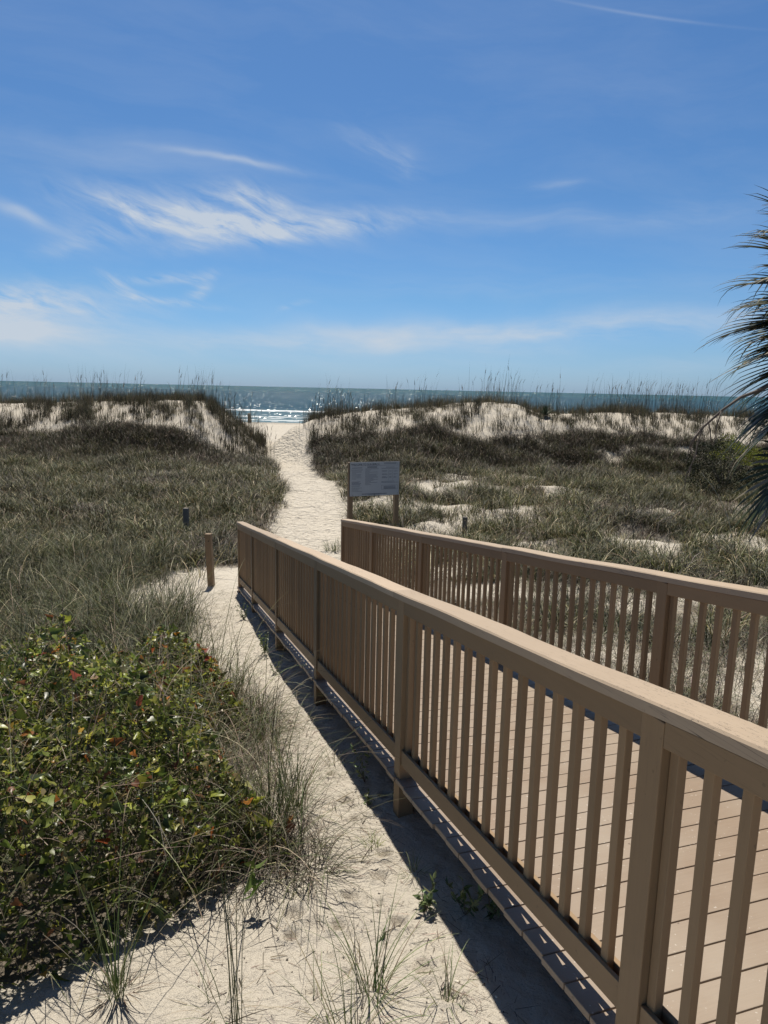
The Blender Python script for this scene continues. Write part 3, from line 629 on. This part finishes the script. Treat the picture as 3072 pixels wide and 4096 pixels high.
# ------------------------------------------------------------------ single plants in the foreground
def tuft_thing(px, py, nb, h, rad, w, cols, wts, label, curl=(.2, 1.3), lean=(.05, .6), K_=9, group=None, name='grass_tuft', azc=None, azs=9):
    p = gp(px, py); r = rad*np.sqrt(rng.random(nb)); a = rng.uniform(0, 6.28, nb); az = a+rng.normal(size=nb)*.7
    if azc is not None: az = azc+rng.normal(size=nb)*azs
    base = np.stack([r*np.cos(a), r*np.sin(a), np.full(nb, -.015)], 1)
    g = blades(base, az, h*rng.uniform(.45, 1.1, nb), rng.uniform(*lean, nb), rng.uniform(*curl, nb), w*rng.uniform(.7, 1.2, nb), K_, pick(nb, cols, wts, .15))
    o = npmesh(name, *g[:2], M_grass, col=g[2], loc=p); tag(o, label, 'grass tuft', group); return o
GR = [(.12, .16, .05), (.09, .13, .04), (.18, .21, .09), (.30, .26, .17)]
tuft_thing(470, 3985, 26, .62, .04, .0055, GR, [4, 3, 3, 1], 'large fresh green tuft below the thicket at the lower left corner', (.1, .9), (.02, .45))
tuft_thing(470, 3990, 40, .2, .05, .004, DRY, [3, 1, 3, 1, 2], 'ring of dead straw around the foot of the lower left tuft', (.5, 2.2), (.3, 1.2))
tuft_thing(960, 4140, 10, .95, .03, .0045, [(.05, .07, .03), (.08, .10, .045)], [2, 1], 'few long dark stalks rising from the bottom edge left of centre', (.0, .35), (.0, .35))
tuft_thing(880, 4060, 22, .28, .05, .003, GR, [1, 1, 2, 3], 'small half dead tuft on the sand near the bottom edge', (.3, 2.), (.1, .9))
tuft_thing(1490, 3985, 44, .42, .045, .0042, GR, [3, 3, 3, 2], 'wispy green tuft standing in the middle of the near sand', (.1, 1.3), (.03, .55))
tuft_thing(1400, 4150, 30, .5, .06, .004, GR, [3, 2, 3, 2], 'slanting grass blades cut off by the bottom edge at centre', (.2, 1.5), (.1, .8))
tuft_thing(1290, 4030, 14, .22, .04, .003, GR, [1, 1, 2, 3], 'thin sprig of grass left of the wispy central tuft', (.3, 2), (.2, .9))
tuft_thing(1780, 4020, 18, .24, .05, .0035, GR, [2, 1, 2, 3], 'low sprawling tuft near the shadow at the bottom', (.5, 2), (.2, .9))
tuft_thing(1490, 3395, 34, .11, .03, .0035, [(.17, .22, .06), (.24, .27, .09)], [2, 1], 'little bright green tuft beside the upper paw print', (.1, .9), (.1, .8))
tuft_thing(1655, 3500, 34, .13, .04, .003, GR, [2, 2, 2, 3], 'straggly little tuft at the edge of the railing shadow', (.3, 1.6), (.2, 1.))
tuft_thing(1195, 3590, 16, .06, .02, .003, GR, [2, 2, 2, 3], 'tiny green sprout on open sand', (.1, .9), (.1, .8))
tuft_thing(1330, 3050, 26, .14, .04, .003, GR, [2, 1, 1, 4], 'small faded tuft on the sand strip beyond the paw prints', (.3, 1.8), (.2, 1.))
tuft_thing(1085, 3325, 110, .52, .085, .005, [(.10, .13, .045), (.075, .105, .035), (.15, .17, .07), (.30, .26, .17)], [4, 4, 3, 1.2], 'big dark green grass clump on the right edge of the thicket', (.1, 1.2), (.02, .5))
tuft_thing(1180, 3245, 70, .52, .07, .0048, [(.10, .13, .045), (.075, .105, .035), (.17, .19, .08), (.30, .26, .17)], [4, 4, 3, 1.2], 'second dark green clump just right of the big one beside the thicket', (.1, 1.3), (.05, .6))
tuft_thing(1060, 2990, 60, .5, .08, .0045, GR, [3, 3, 3, 2], 'airy arching clump behind the two dark green clumps', (.4, 1.8), (.05, .6))
tuft_thing(960, 2750, 60, .5, .09, .0045, GR, [3, 3, 3, 2], 'arching clump over the sand strip level with the second near post', (.6, 2.), (.05, .6))
tuft_thing(1330, 2205, 90, .42, .16, .008, GR, [3, 3, 2, 2], 'round green tuft on the path at the foot of the right railing', (.3, 1.5), (.1, .7))
def weed(px, py, h, nst, label, lf=.045, name='leafy_weed', cols=((.13, .18, .07), (.18, .23, .10), (.10, .14, .06)), lean=.45, flat=False):
    p = gp(px, py); root = empty(name, p); tag(root, label, 'weed'); P = []; st = []; S_ = MB()
    for k in range(nst):
        a = random.uniform(0, 6.28); ln_ = random.uniform(.05, lean); hh = h*random.uniform(.55, 1.); pts = []
        for i in range(7):
            f = i/6; pts.append(Vector((math.cos(a)*ln_*hh*f*(1+.4*f), math.sin(a)*ln_*hh*f*(1+.4*f), hh*f*(1-.12*f*ln_)-.01)))
        S_.tube(pts, [.0022*(1-.6*i/6) for i in range(7)], 5)
        for i in range(int(hh/.011)):
            f = random.uniform(.12, 1); q = pts[0].lerp(pts[-1], f); P.append((q.x, q.y, q.z))
    P = np.array(P); S_.build('stem', M_cane, root, smooth=True)
    V, Q, C = leaf_cloud(P, rng.uniform(.6, 1.1, len(P))*lf, .5, pick(len(P), cols, [1]*len(cols), .15), False, -.35)
    npmesh('leaves', V, Q, M_leaf, root, C); return root
weed(1705, 3650, .13, 6, 'leafy green weed on the sand just left of the railing shadow', .045)
weed(1860, 3660, .24, 3, 'tall leafy weed leaning out of the railing shadow into the sun', .05, lean=.9)
weed(1960, 3690, .2, 4, 'grey leafy weed inside the shadow beside the deck boards', .045)
weed(1530, 3765, .055, 4, 'tiny leafy seedling between the paw prints and the shadow', .028)
weed(1460, 3130, .26, 4, 'upright pale green weed on the shadow edge beside the fourth near post', .03)
weed(1585, 3200, .28, 4, 'slender weed in deep shade against the deck boards', .035)
weed(1060, 2620, .3, 7, 'bushy light green weed on the shadow edge beside the third post', .035)
weed(975, 2480, .26, 7, 'low light green weed in the shadow near the far end of the left railing', .035)
weed(1100, 2700, .22, 5, 'spreading light green weed where the shadow narrows', .03)
weed(1470, 3220, .1, 5, 'low weed at the edge of the shadow below the upright one', .03)
# single vine shoots standing out of the sand
def shoot(px, py, h, label, cols, nl=6, lf=.07):
    p = gp(px, py); root = empty('vine_shoot', p); tag(root, label, 'vine shoot'); S_ = MB(); pts = [Vector((.012*math.sin(i*1.7), .01*math.cos(i), -.02+h*i/7)) for i in range(8)]
    S_.tube(pts, .002, 5); S_.build('stem', M_cane, root, smooth=True); P = np.array([tuple(pts[0].lerp(pts[-1], random.uniform(.35, 1))) for _ in range(nl)])
    V, Q, C = leaf_cloud(P, rng.uniform(.7, 1.1, nl)*lf, .4, pick(nl, cols, [1]*len(cols), .1)); npmesh('leaves', V, Q, M_leaf, root, C)
shoot(1028, 3655, .26, 'slim green vine shoot standing alone on the sand below the thicket', [(.16, .22, .05), (.11, .16, .04)], 6)
shoot(1170, 3385, .2, 'brown leaved vine shoot beside the dark green clump', [(.22, .09, .04), (.28, .13, .05)], 3, .06)
shoot(1095, 3440, .14, 'low yellowing vine shoot in front of the big grass clump', [(.36, .30, .06), (.20, .22, .05)], 4, .055)
# pale shells
M_shell, _, _ = mat('shell', (.75, .70, .60), .5)
for (px, py, s_, lb) in ((1828, 3932, .016, 'larger pale shell fragment on the sand near the shadow'), (1985, 4002, .009, 'smaller white shell chip right of the larger one')):
    p = gp(px, py); me = MB(); N = 9; me.v = [(0, 0, s_*.55)]+[(s_*math.cos(6.28*i/N)*random.uniform(.7, 1.1), s_*.8*math.sin(6.28*i/N)*random.uniform(.7, 1.1), 0) for i in range(N)]
    me.f = [(0, 1+i, 1+(i+1) % N) for i in range(N)]+[tuple(range(N, 0, -1))]; o = me.build('shell', M_shell, None, smooth=True); o.location = p; tag(o, lb, 'shell')

# ------------------------------------------------------------------ shrub, yucca, parasol
def shrub():
    v = ray(2890, 1960); yy = 24.6; cx = v.x/v.y*yy; p = (cx, yy, gz(cx, yy)+.12); root = empty('rounded_shrub', p); tag(root, 'rounded dark shrub with a yellow green crown near the right edge behind the palm', 'shrub')
    N = 15000; d = rng.normal(size=(N, 3)); d /= np.linalg.norm(d, axis=1)[:, None]; lob = 1+.16*np.sin(d[:, 0]*6+1)*np.cos(d[:, 1]*5)+.12*np.sin(d[:, 2]*9+d[:, 0]*7)
    r = (1-np.abs(rng.normal(size=N))*.12)*lob; P = d*r[:, None]*np.array([1.12, 1.0, .82])+np.array([0, 0, .72]); P = P[P[:, 2] > .02]; N = len(P)
    yel = (P[:, 2] > .8)*(P[:, 0] > -.1)*(rng.random(N) < .85)  # most upper right leaves take the yellow green palette, the rest stay dark
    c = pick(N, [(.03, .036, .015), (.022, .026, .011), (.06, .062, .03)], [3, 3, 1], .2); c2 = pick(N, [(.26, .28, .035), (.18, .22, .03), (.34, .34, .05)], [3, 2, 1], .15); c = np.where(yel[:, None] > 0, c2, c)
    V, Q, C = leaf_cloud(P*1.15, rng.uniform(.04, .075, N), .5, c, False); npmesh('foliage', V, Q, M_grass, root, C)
    me = MB()
    for k in range(9): a = k*.7; me.tube([(0, 0, -.1), (.25*math.cos(a), .25*math.sin(a), .4), (.6*math.cos(a), .6*math.sin(a), .95)], [.03, .02, .008], 6)
    me.build('branches', M_cane, root)
shrub()
def yucca():
    v = ray(2180, 1700); yy = 36.3; cx = v.x/v.y*yy; z = gz(cx, yy); N = 70; az = rng.uniform(0, 6.28, N); el = rng.uniform(.0, 1.45, N)
    g = blades(np.tile([0, 0, .12], (N, 1)), az, rng.uniform(.42, .62, N), el, rng.uniform(0, .35, N), np.full(N, .05), 4, pick(N, [(.035, .055, .035), (.05, .075, .045), (.10, .12, .08)], [3, 2, 1], .15))
    tag(npmesh('yucca', *g[:2], M_palm, col=g[2], loc=(cx, yy, z)), 'spiky dark green yucca rosette on the white sand of the right dune', 'yucca')
yucca()
M_pink, nt, b = mat('parasol_cloth', (.72, .35, .30), .8); M_pole, _, _ = mat('parasol_pole', (.6, .6, .58), .4)
v = ray(2203, 1645); yy = 62.; cx = v.x/v.y*yy; zt = v.z/v.y*yy; root = empty('beach_parasol', (cx, yy, gz(cx, yy))); tag(root, 'tiny pink parasol shape just showing over the right dune crest against the sea', 'parasol')
h = zt-gz(cx, yy); me = MB(); me.tube([(0, 0, -.2), (0, 0, h-.02)], .02, 8); me.build('pole', M_pole, root)
me = MB(); n = 12; rings = [(0, .0), (.10, -.02), (.17, -.07), (.21, -.14)]; me.v = [(0, 0, h)]
for r_, dz in rings[1:]:
    for k in range(n): me.v.append((r_*math.cos(6.283*k/n), r_*math.sin(6.283*k/n), h+dz*1.6))
me.f = [(0, 1+k, 1+(k+1) % n) for k in range(n)]
for j in range(2):
    for k in range(n): me.f.append((1+j*n+k, 1+j*n+(k+1) % n, 1+(j+1)*n+(k+1) % n, 1+(j+1)*n+k))
me.build('canopy', M_pink, root)

# ------------------------------------------------------------------ palm
def palm():
    bx, by = 4.54, 6.1; z0 = gz(bx, by); hub = Vector((0, 0, .72-z0)); root = empty('cabbage_palm', (bx, by, z0)); tag(root, 'fan palm with stiff dark green and straw drooping leaves reaching in from the right edge', 'palm')
    me = MB(); pts = [(0.02*math.sin(i), 0, -.3+(hub.z+.2)*i/9) for i in range(10)]; me.tube(pts, [.19-.004*i+.012*(i % 2) for i in range(10)], 18)
    M_tr = painted_wood('palm_trunk', (.13, .115, .095), (.24, .21, .17), 2, .85, .6); me.build('trunk', M_tr, root, smooth=True)
    k = 0
    def frond(az, el, pl, ll, dead, sag):
        d = Vector((math.cos(az)*math.cos(el), math.sin(az)*math.cos(el), math.sin(el)))
        pts = []; p = Vector(hub); q = Vector(d)
        for i in range(8):
            pts.append(Vector(p)); p = p+q*(pl/7); q = (q+Vector((0, 0, -.05))).normalized()
        tip = pts[-1]; q = q.normalized(); side = q.cross(Vector((0, 0, 1))).normalized(); up = side.cross(q)
        cg = (.042, .052, .02) if not dead else (.14, .105, .065)
        V, Q, C = [], [], []; o_ = 0
        ns = 26
        for s_ in range(ns):
            f = (s_+.5)/ns*2-1; ang = f*1.9; base = tip+q*(.34*(1-abs(f))**1.3-.02); L = ll*(1-.38*abs(f)**1.6)*random.uniform(.9, 1.06)
            dr = (q*math.cos(ang)+side*math.sin(ang)+up*(.10+.30*abs(math.sin(ang))-.12*math.cos(ang))).normalized()
            wv = (q.cross(dr) if abs(ang) > .05 else side); nrm = (up+dr*-.1).normalized(); wv = dr.cross(nrm).normalized()
            K_ = 9; pp = Vector(base); dd = Vector(dr); wmax = .027; fold = .35
            brk = random.random() < .4; bi = random.randint(5, 7)
            cc = np.array(cg)*random.uniform(.6, 1.35)
            if random.random() < .16: cc = np.array((.22, .19, .13))*random.uniform(.7, 1.2)
            row = []
            for i in range(K_+1):
                g = i/K_; w = wmax*(min(1, .45+g*2.2))*(1-g**2.2)*.95+.0012
                n2 = wv.cross(dd).normalized()
                row += [pp-wv*w-n2*w*fold, pp, pp+wv*w-n2*w*fold]
                gr = sag*(.02+.30*g**2.5)*(5. if brk and i > bi else 1)*random.uniform(.7, 1.3)
                dd = (dd+Vector((0, 0, -gr))).normalized(); pp = pp+dd*(L/K_)
            V += [tuple(v_) for v_ in row]; C += [tuple(cc)]*len(row)
            for i in range(K_):
                a = o_+i*3; Q += [(a, a+1, a+4, a+3), (a+1, a+2, a+5, a+4)]
            o_ += len(row)
        fo = npmesh('frond', V, Q, M_palm, root, np.array(C), smooth=False)
        me = MB(); me.tube(pts+[tip+q*.18], [.018-.0012*i for i in range(9)], 6); me.build('petiole', M_cane if dead else M_pet, fo, smooth=True)
    M_pet, _, _ = mat('petiole', (.13, .15, .06), .45)
    # crown
    rnd = random.Random(5)
    for lev, (el, cnt, dead) in enumerate(((-1.3, 8, True), (-1.1, 9, True), (-.9, 10, False), (-.65, 11, False), (-.42, 12, False), (-.18, 12, False), (.05, 12, False), (.28, 13, False), (.52, 14, False), (.8, 14, False), (1.1, 10, False), (1.4, 4, False))):
        for j in range(cnt):
            az = 2*math.pi*(j+.5*(lev % 2))/cnt+rnd.uniform(-.2, .2)
            frond(az, el+rnd.uniform(-.12, .12), rnd.uniform(.72, .9)+max(0, -.3-el)*.65, rnd.uniform(.66, .8), dead and rnd.random() < .6, rnd.uniform(.4, .85))
    for j in range(20):
        frond(math.pi+rnd.uniform(-.75, .75), rnd.uniform(-.75, .75), rnd.uniform(.55, .75), rnd.uniform(.62, .76), False, rnd.uniform(.2, .5))
    for j in range(18):
        frond(math.pi+rnd.uniform(-.8, .8), rnd.uniform(-1.3, -.75), rnd.uniform(.95, 1.6), rnd.uniform(.6, .74), rnd.random() < .2, rnd.uniform(.2, .5))
    for j in range(8):
        frond(math.pi+rnd.uniform(-.6, .6), rnd.uniform(.55, 1.15), rnd.uniform(.8, 1.05), rnd.uniform(.6, .74), False, rnd.uniform(.3, .6))
    # dead forked flower stalk hanging out to the left
    yy = 5.6; pr = [(2960, 1590), (2890, 1640), (2800, 1720), (2760, 1790), (2745, 1880), (2730, 1975)]
    W_ = lambda px, py, d_=0: Vector(ray(px, py)*((yy+d_)/ray(px, py).y))-Vector((bx, by, z0))
    me = MB(); main = [hub+Vector((-.15, 0, 0)), W_(3040, 1560, .2)]+[W_(*p) for p in pr[:4]]; me.tube(main, [.016, .014, .012, .010, .008, .006], 7)
    br = [[(2800, 1720), (2762, 1770), (2750, 1830), (2745, 1850)], [(2815, 1700), (2795, 1760), (2775, 1840), (2745, 1900), (2738, 1960), (2728, 1990)], [(2760, 1790), (2775, 1830), (2795, 1822)], [(2885, 1645), (2868, 1700), (2860, 1760), (2850, 1790)], [(2835, 1690), (2842, 1740), (2848, 1780), (2853, 1775)], [(2790, 1770), (2782, 1830), (2771, 1842)], [(2765, 1870), (2755, 1905), (2735, 1900)]]
    for i, b_ in enumerate(br): me.tube([W_(*p, .03*((i*7) % 5-2)) for p in b_], [.006-.0045*j/(len(b_)-1) for j in range(len(b_))], 5)
    M_dead, _, _ = mat('dead_stalk', (.10, .08, .065), .8); me.build('dead_flower_stalk', M_dead, root, smooth=True)
palm()
# single long stalks on the right flat
for (px, py, tx, ty, yy, lb) in ((2545, 2262, 2515, 1950, 14.5, 'single tall dark straight stalk on the flat beyond the right railing'), (2925, 2200, 2805, 1890, 13., 'single pale arching stalk on the flat near the right edge')):
    p = gp(px, py); q = ray(tx, ty); q = q*(p.y/q.y); c_ = (.09, .08, .05) if px < 2700 else (.42, .40, .30); pts = []
    for i in range(9):
        f = i/8; pts.append(Vector(((q.x-p.x)*(f**(1. if px < 2700 else 2.)), 0, (q.z-p.z)*f)))
    me = MB(); me.tube(pts, [.008-.005*i/8 for i in range(9)], 5); mm, _, _ = mat('stalk', c_, .6); o = me.build('tall_stalk', mm, None, smooth=True); o.location = p; tag(o, lb, 'stalk')

# ------------------------------------------------------------------ sky, sun
SUN_AZ, SUN_EL = -8., 63.
wd = bpy.data.worlds.new('World'); S.world = wd; wd.use_nodes = True; nt = wd.node_tree; bg = nt.nodes['Background']
sky = nd(nt, 'ShaderNodeTexSky', sky_type='NISHITA'); sky.sun_disc = False; sky.sun_elevation = R(SUN_EL); sky.sun_rotation = R(SUN_AZ); sky.air_density = 1.0; sky.dust_density = .6; sky.ozone_density = 2.2
tcd = nd(nt, 'ShaderNodeTexCoord').outputs['Generated']; sp = nd(nt, 'ShaderNodeSeparateXYZ'); nt.links.new(tcd, sp.inputs[0])
azn = math_(nt, 'ARCTAN2', sp.outputs[0], sp.outputs[1]); eln = math_(nt, 'ARCSINE', sp.outputs[2])
cmb = nd(nt, 'ShaderNodeCombineXYZ'); nt.links.new(azn, cmb.inputs[0]); nt.links.new(eln, cmb.inputs[1])
wnz = nd(nt, 'ShaderNodeTexNoise'); wnz.inputs['Scale'].default_value = 5; wnz.inputs['Detail'].default_value = 4; nt.links.new(cmb.outputs[0], wnz.inputs['Vector'])
wv = nd(nt, 'ShaderNodeVectorMath', operation='MULTIPLY_ADD'); nt.links.new(wnz.outputs[1], wv.inputs[0]); wv.inputs[1].default_value = (.10, .05, 0); nt.links.new(cmb.outputs[0], wv.inputs[2]); WV = wv.outputs[0]
ws = nd(nt, 'ShaderNodeSeparateXYZ'); nt.links.new(WV, ws.inputs[0]); wa, we = ws.outputs[0], ws.outputs[1]
def streak(scale, ang, stretch, det=8, rg=.62):
    mp = nd(nt, 'ShaderNodeMapping'); mp.inputs['Rotation'].default_value = (0, 0, ang); nt.links.new(WV, mp.inputs[0])
    m2 = nd(nt, 'ShaderNodeMapping'); m2.inputs['Scale'].default_value = (1/stretch, 1, 1); nt.links.new(mp.outputs[0], m2.inputs[0])
    n = nd(nt, 'ShaderNodeTexNoise'); n.inputs['Scale'].default_value = scale; n.inputs['Detail'].default_value = det; n.inputs['Roughness'].default_value = rg; n.inputs['Distortion'].default_value = .35; nt.links.new(m2.outputs[0], n.inputs['Vector']); return n.outputs[0]
fine = streak(46, R(18), 4.5); soft = streak(14, R(3), 5, 6)
def dirof(dx, dy): v = ray(dx*1.8517, dy*1.8517).normalized(); return math.atan2(v.x, v.y)+.05, math.asin(v.z)+.025
tot = None
PR_ = 1.8517/F_PX
for (cx, cy, rx, ry, rot, w, tex) in (
    (430, 475, 190, 36, 3, 1.4, 'f'), (470, 480, 150, 24, 3, .6, 's'), (545, 432, 75, 18, 5, 1.3, 'f'), (640, 490, 240, 22, -4, .75, 'f'), (600, 520, 180, 14, -7, .7, 'f'), (300, 450, 80, 18, 12, .6, 'f'), (200, 505, 60, 16, 5, .6, 'f'), (130, 532, 55, 14, -10, .5, 'f'),
    (30, 465, 60, 10, 14, .6, 's'), (280, 625, 55, 13, 28, 1.1, 'f'), (385, 597, 80, 9, -8, 1., 'f'), (435, 622, 42, 12, -40, 1.1, 'f'), (370, 647, 90, 7, 3, .9, 'f'),
    (60, 648, 150, 30, 3, 1.5, 'f'), (40, 665, 150, 36, 3, .8, 's'), (50, 705, 130, 36, 0, .9, 's'), (500, 354, 120, 6, 3, .6, 's'), (820, 315, 90, 22, 20, .35, 'f'), (890, 355, 30, 30, 50, .3, 'f'), (1190, 402, 55, 8, 5, .32, 's'), (1000, 480, 260, 18, 2, .28, 's'), (1400, 470, 260, 20, -3, .2, 's'),
    (900, 722, 420, 22, -2, .8, 's'), (1300, 705, 380, 28, -1, .7, 's'), (1490, 788, 140, 14, -3, .45, 's'), (700, 745, 500, 16, 0, .4, 's'), (250, 345, 300, 40, 3, .16, 's'), (640, 668, 30, 6, -20, .5, 'f'), (300, 760, 700, 30, 0, .22, 's'), (1400, 35, 160, 2.4, 12.5, .2, 'c'), (1100, 620, 420, 16, 0, .16, 's')):
    a0, e0 = dirof(cx, cy); ca, sa = math.cos(R(-rot)), math.sin(R(-rot)); rx *= PR_; ry *= PR_
    if tex == 'c': a0 -= .05; e0 -= .025; A_, E_ = azn, eln
    else: A_, E_ = wa, we
    da = math_(nt, 'SUBTRACT', A_, a0); de = math_(nt, 'SUBTRACT', E_, e0)
    u = math_(nt, 'ADD', math_(nt, 'MULTIPLY', da, ca/rx), math_(nt, 'MULTIPLY', de, sa/rx)); v_ = math_(nt, 'ADD', math_(nt, 'MULTIPLY', da, -sa/ry), math_(nt, 'MULTIPLY', de, ca/ry))
    q = math_(nt, 'ADD', math_(nt, 'MULTIPLY', u, u), math_(nt, 'MULTIPLY', v_, v_)); g = math_(nt, 'EXPONENT', math_(nt, 'MULTIPLY', q, -1.))
    nz_ = {'f': fine, 's': soft, 'c': soft}[tex]
    g = math_(nt, 'MULTIPLY', g, w)
    lo, hi = {'f': (.38, .72), 's': (.30, .62), 'c': (.2, .5)}[tex]
    mr = nd(nt, 'ShaderNodeMapRange'); mr.inputs[1].default_value = lo; mr.inputs[2].default_value = hi; nt.links.new(nz_, mr.inputs[0])
    g = math_(nt, 'MULTIPLY', g, mr.outputs[0]); tot = g if tot is None else math_(nt, 'ADD', tot, g)
veil = math_(nt, 'MULTIPLY', math_(nt, 'SUBTRACT', soft, .42, clamp=True), .35); tot = math_(nt, 'ADD', tot, veil)
tot = math_(nt, 'MULTIPLY', math_(nt, 'MINIMUM', tot, 1.), .88, clamp=True)
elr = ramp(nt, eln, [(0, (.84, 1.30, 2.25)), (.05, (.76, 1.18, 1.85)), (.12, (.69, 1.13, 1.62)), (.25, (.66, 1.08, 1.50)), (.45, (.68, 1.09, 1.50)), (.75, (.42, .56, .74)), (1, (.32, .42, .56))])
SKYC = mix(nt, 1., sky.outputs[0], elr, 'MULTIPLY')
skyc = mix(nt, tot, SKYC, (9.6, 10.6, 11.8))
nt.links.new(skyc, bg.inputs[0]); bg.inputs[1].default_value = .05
sl = bpy.data.lights.new('sun', 'SUN'); sl.energy = 4.9; sl.angle = R(.53); sl.color = (1, .93, .82); so = bpy.data.objects.new('sun', sl); COL.objects.link(so)
dv = Vector((math.sin(R(SUN_AZ))*math.cos(R(SUN_EL)), math.cos(R(SUN_AZ))*math.cos(R(SUN_EL)), math.sin(R(SUN_EL)))); so.rotation_euler = dv.to_track_quat('Z', 'Y').to_euler(); so.location = (0, 0, 30)
S.view_settings.view_transform = 'Standard'; S.view_settings.look = 'None'; S.view_settings.exposure = .27; S.view_settings.gamma = 1
S.cycles.use_denoising = True; S.cycles.max_bounces = 6
S.cycles.sample_clamp_indirect = 6
